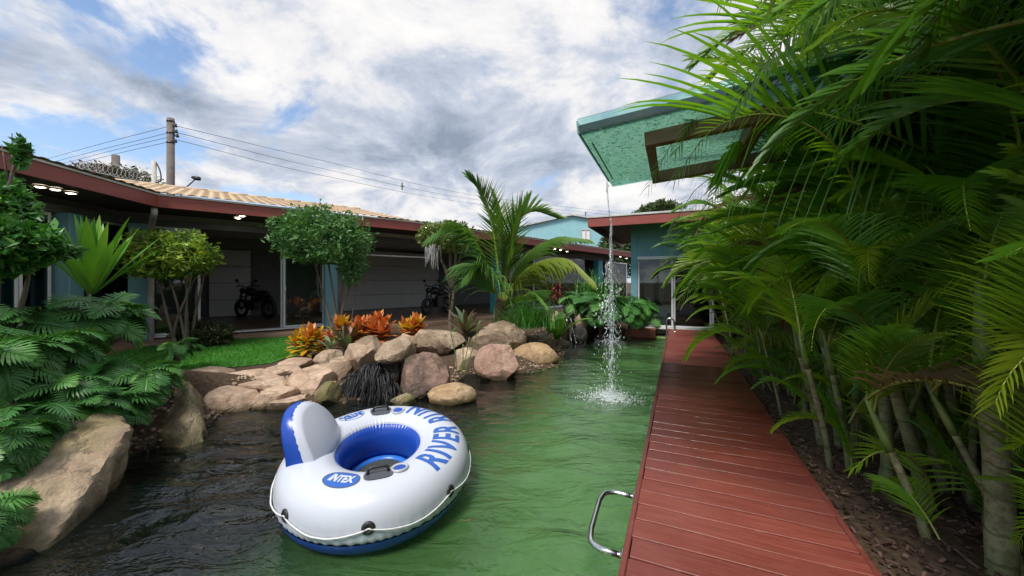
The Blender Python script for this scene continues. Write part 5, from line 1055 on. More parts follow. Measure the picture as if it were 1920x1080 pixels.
for k, (bx, by_, tx, ty, dd_, r) in enumerate(((1880, 1120, 1848, 690, 1.62, 0.046), (1752, 1015, 1668, 700, 2.12, 0.036), (1665, 985, 1648, 640, 2.3, 0.034), (1580, 905, 1545, 640, 2.85, 0.03), (1548, 880, 1500, 660, 2.9, 0.028), (1600, 900, 1618, 620, 2.8, 0.03))):
    rt = front[(0, 1, 1, 2, 2, 2)[k]]; a, b = P(bx, by_, dd_), P(tx, ty, dd_ + 0.05); a.z = min(a.z, 0.1); pts = bez([a, lerp(a, b, 0.5) + Vector((0.02, 0, 0)), b], 12); mb = MB(); mb.tube(pts, [r * (1.1 - 0.3 * q / 12) * (1 + 0.06 * (q % 3 == 0)) for q in range(13)], 14); mb.build('cane', M['cane'], rt, True)
    mb = MB(); dv = (b - a).normalized(); mb.tube([b - dv * 0.04, b + dv * 0.04, b + dv * 0.18, b + dv * 0.4], [r * 0.84, r * 0.86, r * 0.66, r * 0.3], 14); mb.build('crownshaft', M['shaft'], rt, True)
    rs = random.Random(900 + k)
    for f in range(9 if k else 6):
        az = rs.uniform(0, 6.28) if k else rs.uniform(-1.2, 1.2)
        e_ = b + Vector((math.cos(az), math.sin(az), 0)) * 0.75
        if e_.y < 1.3 or CX + e_.x / e_.y * F < 1500: continue
        place('frond', FR_A[rs.randrange(len(FR_A))][f % 2], rt, b + dv * rs.uniform(0.12, 0.34) - off_of(rt), (rs.uniform(-.15, .15), rs.uniform(-.15, .15), az), rs.uniform(0.55, 0.8))
# white garden wall behind the palms
wl = empty('garden_wall', deck_pt(4, 1, 2.55, 0), 'weathered white garden wall behind the palms', 'wall')
mb = MB(); mb.beam(deck_pt(-3, 1, 2.6, 1.25), deck_pt(9.3, 1, 2.6, 1.25), 0.15, 2.3); mb.build('wall_face', M['wallwhite'], wl); mb = MB(); mb.beam(deck_pt(-3, 1, 2.6, 2.435), deck_pt(9.3, 1, 2.6, 2.435), 0.22, 0.06); mb.build('coping', M['concrete'], wl)
# ------------------------------------------------------------------ split-leaf philodendrons
def philo_leaf(seed, pet, blade, e0, droop, lobes=14, wob=1.0):
    rs = random.Random(seed); mb = MB(); pts = [Vector((0, 0, 0))]; a = e0
    for i in range(8): a -= 0.05; pts.append(pts[-1] + Vector((math.cos(a), 0, math.sin(a))) * pet / 8)
    mb.tube(pts, [0.009 - 0.0006 * i for i in range(9)], 5, False); mid = [pts[-1]]; a -= 0.35
    for i in range(10): a -= droop / 10; mid.append(mid[-1] + Vector((math.cos(a), 0, math.sin(a))) * blade / 10)
    for i in range(10):                                # web along the midrib
        p, q = mid[i], mid[i + 1]; w0, w1 = [0.040 * blade / 0.5 * (1 - 0.75 * s) * (0.9 if s > 0 else 0.5) for s in (i / 10, (i + 1) / 10)]; up = Vector((-(q - p).z, 0, (q - p).x)).normalized() * 0.012
        mb.add([tuple(x) for x in (p, q, q + Vector((0, w1, 0)) + up, p + Vector((0, w0, 0)) + up, q - Vector((0, w1, 0)) + up, p - Vector((0, w0, 0)) + up)], [(0, 1, 2, 3), (1, 0, 5, 4)])
    for sd in (1, -1):
        for k in range(lobes):
            s = (k + 0.15) / lobes; i = min(9, int(s * 10)); p = lerp(mid[i], mid[i + 1], s * 10 - i); tg = (mid[i + 1] - mid[i]).normalized(); ang = lerp(rad_(112), rad_(18), s ** 0.8); side = Vector((0, sd, 0)); up = side.cross(tg) * sd; up = up if up.z > 0 else -up
            L_ = blade * (0.46 * math.sin(PI * min(1, 0.30 + 0.72 * s)) + 0.11) * rs.uniform(0.88, 1.1); w = blade * 0.030 * rs.uniform(0.85, 1.15); d = tg * math.cos(ang) + side * math.sin(ang) + up * 0.10; c = p; vs = []; curl = rs.uniform(0.06, 0.20) * wob
            cr = tg * math.sin(ang) - side * math.cos(ang)
            for j in range(5):
                f = j / 4; ww = w * (0.75, 1.05, 1.15, 0.8, 0.0)[j] * (1 + 0.2 * math.sin(j * 2.5 + k)); vs += [tuple(c + cr * ww), tuple(c - cr * ww)] if j < 4 else [tuple(c)]; c = c + d * L_ / 4; d = (d + tg * 0.10 - Vector((0, 0, curl))).normalized()
            mb.add(vs, [(2 * j, 2 * j + 2, 2 * j + 3, 2 * j + 1) for j in range(3)] + [(6, 8, 7)])
    return mb.mesh('leaf', LM['philo'], (0, 0, 0), False)
PL = [philo_leaf(500 + k, *c) for k, c in enumerate(((0.42, 0.52, rad_(75), 0.9), (0.48, 0.56, rad_(58), 1.0), (0.40, 0.50, rad_(42), 1.0), (0.36, 0.48, rad_(28), 1.2), (0.45, 0.54, rad_(66), 1.3), (0.38, 0.46, rad_(12), 1.1)))]
def philodendron(c, label, n, scale, seed, trunk=0.0, group=None, az0=0.0, azr=PI, low=False):
    rs = random.Random(seed); root = empty('philodendron', c, label, 'plant', group)
    mb = MB(); tp = Vector((0.03, 0, max(0.06, trunk))); mb.tube(bez([(0, 0, -0.12), (0.02, 0.01, tp.z * 0.5), tp], 8), [0.045, 0.045, 0.042, 0.04, 0.045, 0.04, 0.045, 0.04, 0.03], 9); place('trunk', mb.mesh('trunk', M['trunkbrown'], (0, 0, 0), True), root, (0, 0, 0))
    n = int(n * 2.8); scale *= 0.60
    for i in range(n):
        k = (rs.choice((2, 3, 5, 3)) if (low and i % 2) else rs.randrange(6)); az = az0 + rs.uniform(-azr, azr); place('leaf', PL[k], root, tp + Vector((0, 0, rs.uniform(-0.06, 0.03))), (rs.uniform(-0.7, 0.7), rs.uniform(-0.3, 0.35), az), scale * rs.uniform(0.65, 1.2))
    return root
philodendron(P(182, 640, 3.5), 'tall split-leaf philodendron on a brown stem under the broad-bladed plant', 34, 0.80, 601, 0.16)
philodendron(P(20, 640, 3.1), 'split-leaf philodendron crowding the trunk of the leafy shrub', 26, 0.8, 602)
philodendron(P(70, 690, 2.9), 'split-leaf philodendron filling the bank beside the slab-sided boulder', 30, 0.72, 613)
philodendron(P(-30, 700, 2.5), 'split-leaf philodendron in front of the leafy shrub trunk', 28, 0.7, 614)
philodendron(P(40, 815, 2.45), 'split-leaf philodendron sprawling over the top of the slab-sided boulder', 26, 0.6, 615, low=True)
philodendron(P(150, 795, 2.75), 'small split-leaf philodendron at the crest of the slab-sided boulder', 18, 0.5, 616, low=True)
philodendron(P(255, 735, 3.3), 'split-leaf philodendron spreading towards the lawn', 28, 0.60, 603)
philodendron(P(105, 760, 2.7), 'dark split-leaf philodendron massed above the slab-sided boulder', 34, 0.62, 604, low=True)
philodendron(P(200, 790, 2.9), 'split-leaf philodendron with one pale leaf drooping over the boulder edge', 22, 0.52, 605, low=True)
philodendron(P(-20, 860, 2.2), 'split-leaf philodendron spilling down the side of the slab-sided boulder', 34, 0.52, 606, low=True)
philodendron(P(-70, 1000, 1.85), 'lowest split-leaf philodendron trailing towards the water', 26, 0.45, 607, low=True)
philodendron(P(330, 665, 5.3), 'small bright philodendron beside the clipped dark hedge', 14, 0.5, 608)
philodendron(G(1180, 632, 0.15) + Vector((0.1, 0.35, 0)), 'large split-leaf philodendron behind the falling water', 50, 1.15, 609, 0.6, low=True)
philodendron(G(1135, 634, 0.15) + Vector((0, 0.5, 0)), 'split-leaf philodendron hanging over the far bank beside the cascade', 44, 1.1, 610, 0.55)
philodendron(P(1085, 585, 9.4), 'split-leaf philodendron above the stones of the cascade', 30, 1.0, 611, 0.2)
philodendron(P(1205, 605, 10.0), 'split-leaf philodendron at the corner of the pool house', 26, 0.95, 612)
# ------------------------------------------------------------------ broad-bladed plant and bromeliads
def blade_mesh(L_, w, bend, seed, tip=0.5, name='leaf', mat=None, fold=0.25):
    mb = MB(); n = 9; vs = []; p = Vector((0, 0, 0)); a = PI / 2
    for i in range(n + 1):
        f = i / n; ww = w * (0.55 + 0.9 * f if f < 0.5 else 1.0 * (1 - ((f - 0.5) / 0.5) ** 2 * 1.0)) * 0.5 if i < n else 0.0006; up = Vector((-math.sin(a), 0, math.cos(a)))
        vs += [tuple(p + Vector((0, ww, 0)) - up * ww * -fold), tuple(p), tuple(p - Vector((0, ww, 0)) - up * ww * -fold)]; a -= bend / n * (0.4 + 1.2 * f); p = p + Vector((math.cos(a), 0, math.sin(a))) * L_ / n
    mb.add(vs, [(3 * i + j, 3 * i + j + 1, 3 * i + j + 4, 3 * i + j + 3) for i in range(n) for j in (0, 1)]); return mb.mesh(name, mat, (0, 0, 0), True)
def rosette(name, c, label, cat, meshes, n, spread, scale, seed, azr=(0, 6.28), group=None):
    rs = random.Random(seed); root = empty(name, c, label, cat, group)
    for i in range(n):
        f = i / max(1, n - 1); az = i * 2.399 if azr == (0, 6.28) else rs.uniform(*azr); tilt = spread[0] + (spread[1] - spread[0]) * f + rs.uniform(-.08, .08); sc_ = scale * rs.uniform(0.85, 1.1)
        o = place('leaf', meshes[i % len(meshes)], root, (0.02 * math.cos(az), 0.02 * math.sin(az), 0.02 * (1 - f)), (0, 0, 0), sc_); o.rotation_euler = (Matrix.Rotation(az, 3, 'Z') @ Matrix.Rotation(tilt, 3, 'Y')).to_euler()
    return root
BY = [blade_mesh(0.84, 0.10, b, 1, mat=LM['yucca']) for b in (0.0, 0.06, 0.12)]
rosette('bladed_plant', P(172, 552, 4.3), 'tall bright green plant with stiff broad blades fanned upright', 'plant', BY, 32, (0.02, 0.78), 1.05, 11)
BB = [blade_mesh(0.42, 0.075, b, 2, mat=LM[m_]) for b, m_ in ((0.5, 'brom'), (0.7, 'bromg'), (0.4, 'brom'))]
rosette('bromeliad', G(640, 668, 0.2) + Vector((0, .25, 0)), 'bromeliad with dark red and grey-green strap leaves among the crotons', 'plant', BB, 16, (0.1, 0.75), 1.4, 12)
rosette('bromeliad', P(873, 625, 7.0), 'dark red spiky bromeliad between the two brown boulders', 'plant', BB, 20, (0.2, 1.0), 1.3, 13)
BG = [blade_mesh(0.22, 0.06, 0.9, 3, mat=LM['bromg'])]
rosette('strap_leaf_plant', P(618, 655, 5.9), 'small grey-green strap leaved plant at the foot of the red bromeliad', 'plant', BG, 7, (0.2, 0.8), 1.1, 14)
# sprouts
GS = [blade_mesh(0.16, 0.05, 0.8, 4, mat=LM['grassy'])]
rosette('sprout', P(952, 655, 6.3), 'fresh green sprout between the pink boulder and the golden boulder', 'plant', GS, 7, (0.2, 0.9), 0.8, 15); rosette('sprout', P(1030, 625, 7.6), 'fresh green leafy sprout under the arching grass', 'plant', GS, 9, (0.2, 1.1), 1.2, 16)
# crotons
def ellip(L_, w, bend, mat):
    mb = MB(); n = 6; vs = []; p = Vector((0, 0, 0)); a = PI / 2
    for i in range(n + 1):
        f = i / n; ww = w * 0.5 * math.sin(PI * (0.06 + 0.94 * f)) ** 0.8 if i < n else 0.0004; vs += [tuple(p + Vector((0.25 * ww, ww, 0))), tuple(p), tuple(p + Vector((0.25 * ww, -ww, 0)))]; a -= bend / n; p = p + Vector((math.cos(a), 0, math.sin(a))) * L_ / n
    mb.add(vs, [(3 * i + j, 3 * i + j + 1, 3 * i + j + 4, 3 * i + j + 3) for i in range(n) for j in (0, 1)]); return mb.mesh('leaf', mat, (0, 0, 0), True)
CL = {m_: [ellip(0.235, 0.082, b, LM[m_]) for b in (0.3, 0.7)] for m_ in ('cro1', 'cro2', 'cro3')}
def croton(c, label, shoots, h, spread, seed, mix_=('cro2', 'cro2', 'cro1'), sc_=1.0):
    rs = random.Random(seed); sc_ *= 1.12; spread *= 1.2; root = empty('croton', c, label, 'plant', 'colourful crotons on the bank')
    for i in range(shoots):
        a = i * 2.4 + rs.uniform(-.4, .4); R = spread * math.sqrt((i + 0.5) / shoots); tp = Vector((R * math.cos(a), R * math.sin(a) * 0.7, h * rs.uniform(0.75, 1.05) * (1 - 0.35 * R / max(spread, 0.01)))); mb = MB(); mb.tube(bez([(0, 0, -0.08), (tp.x * 0.4, tp.y * 0.4, tp.z * 0.5), tp], 6), 0.008, 6); place('stem', mb.mesh('stem', M['bark'], (0, 0, 0), True), root, (0, 0, 0))
        for lv, (nL, til, zo) in enumerate(((5, 0.28, 0.02), (6, 0.7, -0.02), (6, 1.05, -0.07), (6, 1.35, -0.13), (4, 1.6, -0.18))):
            mm = rs.choice(mix_) if lv < 3 else rs.choice((mix_[0], 'cro3', 'cro3'))
            for k in range(nL):
                o = place('leaf', CL[mm][k % 2], root, tp + Vector((0, 0, zo)), (0, 0, 0), sc_ * rs.uniform(0.8, 1.1)); o.rotation_euler = (Matrix.Rotation(k * 6.283 / nL + lv * 0.6 + rs.uniform(-.2, .2), 3, 'Z') @ Matrix.Rotation(til + rs.uniform(-.15, .15), 3, 'Y')).to_euler()
    return root
croton(P(577, 668, 6.2), 'croton with yellow and orange leaves nearest the lawn', 5, 0.42, 0.16, 21, ('cro1', 'cro1', 'cro2'), 0.85)
croton(P(640, 640, 6.6), 'tall croton with a yellow-orange crown above the red bromeliad', 2, 0.40, 0.06, 22, ('cro1', 'cro2'), 0.9)
croton(P(702, 655, 6.6), 'broad salmon-orange croton behind the small brown stone', 8, 0.52, 0.27, 23, ('cro2', 'cro2', 'cro2'), 1.0)
croton(P(776, 645, 6.9), 'croton with orange and yellow leaves beside the wide brown boulder', 5, 0.42, 0.15, 24, ('cro2', 'cro1', 'cro2'), 0.9)
croton(P(610, 655, 6.9), 'low red-leaved croton between the yellow croton and the bromeliad', 3, 0.22, 0.14, 25, ('cro2', 'cro3'), 0.75)
# ------------------------------------------------------------------ trees and shrubs with small leaves
def crown(c, rad3, n, size, seed, mat, parent, lumps=10, shell=0.35, flat=0.0, gap=0.0, name='crown', holes=0.0, ax=2.4):
    rs = random.Random(seed); c = Vector(c); mb = MB(); lp = [Vector((rs.gauss(0, 1), rs.gauss(0, 1), rs.gauss(0, 1))).normalized() for _ in range(lumps)]; of = Vector((rs.uniform(-9, 9),) * 3)
    while len(mb.f) < n * 2:
        d = Vector((rs.gauss(0, 1), rs.gauss(0, 1), rs.gauss(0, 1))).normalized(); lm = 0.76 + 0.26 * max(max(0, d.dot(l)) ** 7 for l in lp) + 0.20 * noise.noise(d * 2.6 + of) + 0.12 * noise.noise(d * 6 + of); r = lm * (1 - shell * rs.random() ** 1.6) * (1 + (0.16 * rs.random() if rs.random() < 0.10 else 0))
        p = Vector((d.x * rad3[0], d.y * rad3[1], d.z * rad3[2])) * r
        if flat and p.z < -flat * rad3[2]: p.z = -flat * rad3[2] + rs.uniform(-0.06, 0.04)
        if holes and noise.noise(p * 3.3 / max(rad3) + of * 2) < -0.5 + holes: continue
        s_ = size * rs.uniform(0.5, 1.45); u = (d * 0.6 + Vector((rs.gauss(0, 1), rs.gauss(0, 1), rs.gauss(0, 0.7))) * 0.8).normalized(); w = u.orthogonal().normalized(); w = (Matrix.Rotation(rs.uniform(0, 6.3), 3, u) @ w) * s_ * 0.45; q = c + p; t_ = u * s_ * ax * 0.5; dn = u.cross(w).normalized() * s_ * 0.18
        mb.add([tuple(q - t_), tuple(q + w + dn), tuple(q + t_), tuple(q - w + dn)], [(0, 1, 2), (0, 2, 3)])
    return mb.build(name, mat, parent)
def limbs(root, base, tips, r, seed, fork=0.5, name='trunk', mat='bark', wob=0.05):
    rs = random.Random(seed); mb = MB(); base = Vector(base)
    for tpt in tips:
        tpt = Vector(tpt); m1 = lerp(base, tpt, 0.35) + Vector((rs.uniform(-wob, wob), rs.uniform(-wob, wob), 0.05)); m2 = lerp(base, tpt, 0.7) + Vector((rs.uniform(-wob, wob), rs.uniform(-wob, wob), 0.03)); mb.tube(bez([base - ZUP * 0.08, m1, m2, tpt], 12), [r * (1 - 0.7 * i / 12) for i in range(13)], 8)
        for k in range(3):
            s_ = lerp(m2, tpt, rs.random() * 0.6); mb.tube([s_, s_ + (tpt - base) * 0.12 + Vector((rs.uniform(-.2, .2), rs.uniform(-.2, .2), rs.uniform(0, .15)))], [r * 0.35, r * 0.1], 5)
    return mb.build(name, M[mat], root, True)
# clipped yellow-green tree with several stems, its hedge
Yt = 7.0; c = P(322, 483, Yt); b = P(345, 640, Yt); b.z = gz(b.x, b.y); tr1 = empty('topiary_tree', b, 'rounded yellow-green topiary tree on several bare stems', 'tree')
sc_ = Yt / F; rs = random.Random(5)
for k in range(6): limbs(tr1, b + Vector((rs.uniform(-.2, .2), rs.uniform(-.12, .12), 0)), [c + Vector((rs.uniform(-60, 70) * sc_, rs.uniform(-.3, .3), rs.uniform(-35, 0) * sc_))], 0.030, 60 + k, name='stem')
crown(c, (84 * sc_, 70 * sc_, 55 * sc_), 4300, 0.05, 61, LM['lime'], tr1, 22, 0.6, 0.55, holes=0.22)
hb = G(352, 656, 0.14); hd_ = empty('clipped_hedge', hb + Vector((0, 0.35, 0)), 'low dark brown-green clipped hedge under the topiary tree', 'hedge'); crown(hb + Vector((-0.02, 0.38, 0.22)), (0.74, 0.42, 0.30), 9000, 0.026, 62, LM['hedge'], hd_, 3, 0.5, 0.8)
# round tree before the glass doors
Yt = 7.4; c = P(603, 448, Yt); b = P(636, 650, Yt); b.z = gz(b.x, b.y); tr2 = empty('round_tree', b, 'round-headed dark green tree with slim trunk before the sliding doors', 'tree'); sc_ = Yt / F
limbs(tr2, b, [c + Vector((-30 * sc_, 0, -10 * sc_)), c + Vector((35 * sc_, .1, 5 * sc_)), c + Vector((5 * sc_, -.1, 15 * sc_)), c + Vector((60 * sc_, 0, -20 * sc_))], 0.032, 63); limbs(tr2, b + Vector((0.16, 0.05, 0)), [c + Vector((70 * sc_, 0.1, -25 * sc_))], 0.018, 64, name='stem')
crown(c, (93 * sc_, 80 * sc_, 64 * sc_), 7000, 0.044, 65, LM['tree'], tr2, 24, 0.6, 0.62, holes=0.2); crown(P(660, 500, Yt), (32 * sc_, 30 * sc_, 44 * sc_), 900, 0.036, 66, LM['tree'], tr2, 5, 0.8, name='drooping_branch')
# umbrella-shaped tree behind the coconut palm
Yt = 8.2; c = P(836, 446, Yt); b = P(846, 640, Yt); b.z = gz(b.x, b.y); tr3 = empty('umbrella_tree', b, 'flat-topped olive-green tree with forked trunk beside the coconut palm', 'tree'); sc_ = Yt / F
limbs(tr3, b, [P(848, 530, Yt)], 0.06, 67, wob=0.03); limbs(tr3, P(847, 536, Yt), [c + Vector((-35 * sc_, 0, 0)), c + Vector((38 * sc_, .1, 0)), c + Vector((0, .2, 10 * sc_)), c + Vector((20 * sc_, -.2, 0))], 0.045, 68, name='limb')
crown(c, (66 * sc_, 60 * sc_, 34 * sc_), 3600, 0.038, 69, LM['olive'], tr3, 14, 0.6, 0.7, holes=0.15)
ep = [blade_mesh(0.16, 0.02, 0.8, 9, mat=LM['bromg'])]
for k in range(26):
    o = place('epiphyte_leaf', ep[0], tr3, P(846 + random.uniform(-3, 3), random.uniform(535, 590), Yt) - b, (0, 0, 0), random.uniform(0.8, 1.3)); o.rotation_euler = (Matrix.Rotation(random.uniform(0, 6.3), 3, 'Z') @ Matrix.Rotation(random.uniform(0.4, 1.1), 3, 'Y')).to_euler()
M['silver'] = plain('silver_moss', (0.30, 0.31, 0.31), (0.44, 0.45, 0.45), 0.8, 12, 0.2); mb = MB(); q = P(812, 462, Yt - 0.45); rs = random.Random(2)
for k in range(60):
    a = q + Vector((rs.gauss(0, 0.06), rs.gauss(0, 0.05), rs.uniform(-0.05, 0.05))); L_ = rs.uniform(0.15, 0.5); mb.tube([a, a + Vector((rs.uniform(-.03, .03), 0, -L_ * 0.5)), a + Vector((rs.uniform(-.04, .04), rs.uniform(-.03, .03), -L_))], [0.008, 0.007, 0.002], 4, False)
o = mb.build('hanging_moss', M['silver'], None, True, loc=q); tag(o, 'silvery hanging moss dangling from the umbrella-shaped tree', 'plant')
# leafy shrub at the left edge
Yt = 3.0; b = P(-40, 760, Yt); b.z = gz(b.x, b.y); sh = empty('leafy_shrub', b, 'tall glossy-leaved shrub with one upright sprig above the eave', 'shrub'); sc_ = Yt / F
limbs(sh, b, [P(38, 268, Yt), P(-20, 350, Yt), P(60, 470, Yt), P(-60, 430, Yt)], 0.03, 70)
crown(P(-20, 400, Yt), (72 * sc_, 60 * sc_, 84 * sc_), 2600, 0.042, 71, LM['bush'], sh, 9, 0.6, holes=0.2); crown(P(20, 465, Yt - 0.1), (92 * sc_, 60 * sc_, 56 * sc_), 2600, 0.042, 72, LM['bush'], sh, 10, 0.6, holes=0.15); crown(P(37, 285, Yt), (13 * sc_, 13 * sc_, 36 * sc_), 70, 0.045, 73, LM['bush'], sh, 4, 0.7, name='sprig')
crown(P(95, 470, Yt + 0.3), (60 * sc_, 40 * sc_, 20 * sc_), 420, 0.04, 74, LM['bush'], sh, 6, 0.7, name='side_branch')
# ------------------------------------------------------------------ coconut palm
Yc = 7.4; b = P(936, 640, Yc); b.z = gz(b.x, b.y); cp_ = empty('coconut_palm', b, 'young coconut palm with arching fronds rising behind the brown boulders', 'palm')
mb = MB(); pts = bez([b - ZUP * 0.1, P(937, 600, Yc), P(941, 560, Yc)], 14); mb.tube(pts, [0.17 - 0.06 * i / 14 + 0.012 * (i % 2) for i in range(15)], 14); mb.build('trunk', M['trunkbrown'], cp_, True)
FRc = [(((940, 575, 7.4), (932, 480, 7.35), (920, 410, 7.3), (903, 360, 7.2), (880, 334, 7.1)), 46, 0.75, 0.25, 0.5, 'coco'), (((945, 575, 7.4), (952, 470, 7.4), (968, 420, 7.4), (1000, 396, 7.45), (1045, 408, 7.5)), 44, 0.72, 0.10, 0.7, 'coco'),
       (((944, 570, 7.4), (958, 470, 7.5), (975, 410, 7.6), (990, 372, 7.7)), 40, 0.7, 0.05, 0.6, 'coco'), (((945, 575, 7.4), (965, 530, 7.2), (1005, 494, 7.0), (1062, 486, 6.9), (1112, 528, 6.8)), 50, 0.72, 1.1, -0.5, 'cocoy'),
       (((938, 570, 7.4), (915, 500, 7.3), (885, 445, 7.2), (850, 422, 7.1), (806, 446, 7.0)), 50, 0.85, 0.9, -0.3, 'coco'), (((938, 575, 7.4), (922, 530, 7.2), (898, 498, 7.0), (872, 520, 6.9)), 40, 0.85, 1.0, -0.3, 'coco'),
       (((945, 575, 7.4), (965, 510, 7.5), (1000, 468, 7.6), (1045, 448, 7.7), (1098, 450, 7.8)), 44, 0.78, 0.7, -0.1, 'coco'), (((942, 572, 7.4), (945, 460, 7.6), (940, 400, 7.8), (925, 360, 8.0)), 36, 0.62, 0.1, 0.5, 'coco'), (((945, 580, 7.4), (975, 560, 7.0), (1000, 550, 6.8), (1025, 575, 6.7)), 26, 0.5, 0.5, 0.0, 'coco')]
for k, (pp, n, L_, dr_, ve, mt) in enumerate(FRc): path = bez([P(*q) for q in pp], 18); frond(path, int(n * 1.4), L_ * 1.2, 0.052, dr_ * 0.6, ve, 700 + k, start=0.16, fwd=0.7, rr=0.024).build('frond', [M['rachis'], LM[mt]], cp_)
M['redflower'] = plain('red_bracts', (0.22, 0.015, 0.02), (0.34, 0.03, 0.03), 0.5, 6, 0.1)
mb = MB(); q = P(1044, 530, 7.8)
for k in range(7): a = q + Vector((0.05 * math.sin(k * 2), 0.05 * math.cos(k * 2), -0.05 * k)); mb.tube([a, a + Vector((0.05 * math.sin(k * 2.2), 0.03, -0.06)), a + Vector((0.06 * math.sin(k * 2.2), 0.03, -0.14))], [0.012, 0.03, 0.004], 6)
fh = empty('heliconia', at(q, gz(q.x, q.y)), 'heliconia with hanging dark red flowers beside the coconut palm', 'plant'); mb.build('flower', M['redflower'], fh, True); mb = MB(); mb.tube(bez([at(q, 0.1), q + Vector((-0.08, 0.05, 0.0)), q + Vector((-0.03, 0.03, 0.12)), q], 10), 0.012, 6); mb.build('stem', M['shaft'], fh, True)
hb_ = blade_mesh(0.75, 0.2, 0.9, 3, mat=LM['yucca'])
for k in range(6): o = place('leaf', hb_, fh, Vector((0, 0, 0.15)), (0, 0, 0), random.uniform(0.9, 1.3)); o.rotation_euler = (Matrix.Rotation(k * 1.2, 3, 'Z') @ Matrix.Rotation(0.25 + 0.08 * k, 3, 'Y')).to_euler()
# arching grass clump
def grass_clump(c, label, n, L_, w, seed, mat='grassy', spread=0.16, name='grass_clump'):
    rs = random.Random(seed); mb = MB(); c = Vector(c)
    for i in range(n):
        az = rs.uniform(0, 6.28); p = c + Vector((rs.gauss(0, spread), rs.gauss(0, spread), 0)); a = rad_(rs.uniform(55, 88)); l_ = L_ * rs.uniform(0.6, 1.1); vs = []; bd = rs.uniform(0.9, 2.3); cr = Vector((-math.sin(az), math.cos(az), 0)) * w
        for j in range(6):
            f = j / 5; vs += [tuple(p + cr * (1 - f * 0.9)), tuple(p - cr * (1 - f * 0.9))]; p = p + Vector((math.cos(az) * math.cos(a), math.sin(az) * math.cos(a), math.sin(a))) * l_ / 5; a -= bd / 5
        mb.add(vs, [(2 * j, 2 * j + 2, 2 * j + 3, 2 * j + 1) for j in range(5)])
    o = mb.build(name, LM[mat], None, loc=(c.x, c.y, c.z)); return tag(o, label, 'grass')
grass_clump(P(990, 612, 7.0), 'bushy clump of arching bright green grass beside the coconut palm', 900, 0.78, 0.006, 81, spread=0.2); grass_clump(P(1120, 560, 10.2), 'upright tuft of bright leaves behind the cascade philodendron', 300, 1.0, 0.014, 82, spread=0.25); grass_clump(P(900, 640, 7.3), 'low tuft of dull grass behind the spiky bromeliad', 160, 0.4, 0.006, 83, 'olive')
# reed stalks before the big pink boulder
q = G(862, 706, 0.0); rd = empty('reed_stalks', q, 'thin reed stalks rising from the water between the pink boulders', 'plant')
for k, (tx, ty) in enumerate(((845, 622), (880, 632), (868, 645), (900, 600))):
    a = q + Vector((0.02 * k - 0.03, 0, -0.1)); b2 = P(tx, ty, q.y + 0.05); mb = MB(); mb.tube(bez([a, lerp(a, b2, 0.5) + Vector((0.02, 0, 0.02)), b2], 8), 0.007, 5); mb.build('stalk', M['shaft'], rd, True)
o = place('leaf', GS[0], rd, P(845, 628, q.y + 0.05) - q, (0, 0.4, 0.3), 1.0)
# ------------------------------------------------------------------ street beyond the roof
def pole(px, ptop, Y, r, label, mat='concrete', name='utility_pole', cat='pole'):
    tp = P(px, ptop, Y); root = empty(name, at(tp, 0.1), label, cat); mb = MB(); mb.tube([at(tp, 0.1), at(tp, tp.z * 0.5), tp], [r * 1.25, r * 1.12, r], 12); mb.build('shaft', M[mat], root, True); return root, tp
pl, tp = pole(320, 222, 21.0, 0.17, 'tall weathered utility pole carrying the street cables')
M['insul'] = plain('brown_insulator', (0.035, 0.028, 0.025), (0.06, 0.05, 0.045), 0.3, 5, 0.05)
for k, (dx, py) in enumerate(((0.2, 236), (0.24, 247), (0.3, 255), (0.2, 265))):
    c = at(tp, P(320, py, 21).z) + Vector((dx, -0.05, 0)); mb = MB(); mb.beam(at(tp, c.z), c, 0.05, 0.06); mb.build('bracket', M['darkmetal'], pl); mb = MB(); mb.lathe([(0.0, -0.10), (0.07, -0.09), (0.09, -0.02), (0.05, 0.02), (0.075, 0.07), (0.0, 0.12)], c + Vector((0.12, 0, 0)), 12); mb.build('insulator', M['insul'], pl, True)
for py in (228, 250, 268): mb = MB(); mb.lathe([(0.178, -0.04), (0.19, -0.04), (0.19, 0.04), (0.178, 0.04)], at(tp, P(320, py, 21).z), 14); mb.build('band', M['darkmetal'], pl, True)
p2, tp2 = pole(217, 291, 27.0, 0.22, 'shorter brown utility pole beside the blossoming tree')
p3, tp3 = pole(289, 302, 19.0, 0.10, 'pale concrete service post beside the tall pole', 'palepost', 'service_post', 'post')
mb = MB(); q = tp3; mb.tube(bez([q + Vector((0.12, 0, -0.1)), q + Vector((0.3, 0, -0.5)), q + Vector((0.35, 0, -1.0)), q + Vector((0.1, 0, -1.1)), q + Vector((0.12, 0, -1.5))], 14), 0.03, 6); mb.build('service_cable', M['wire'], p3, True)
# cables
GWl = 'thin black street cable strung from the tall pole'
for k, (pts) in enumerate((((312, 238, 21), (170, 275, 26), (40, 312, 33)), ((312, 250, 21), (160, 288, 26), (20, 325, 33)), ((312, 258, 21), (200, 285, 25), (60, 322, 33)), ((312, 267, 21), (220, 288, 25), (100, 318, 31)),
                           ((330, 236, 21), (600, 300, 30), (890, 366, 44), (1183, 402, 60)), ((330, 248, 21), (600, 315, 30), (890, 374, 44), (1183, 407, 60)), ((330, 262, 21), (600, 328, 30), (890, 382, 44), (1183, 412, 60)))):
    mb = MB(); c = [P(*q) for q in pts]; mb.tube(bez(c, 24), 0.013 if k < 4 else 0.014, 5, False); o = mb.build('street_cable', M['wire'], None, True, loc=c[0]); tag(o, GWl + (' over the blossoming tree' if k < 4 else ' towards the pool house'), 'cable', 'cables left of the pole' if k < 4 else 'cables right of the pole')
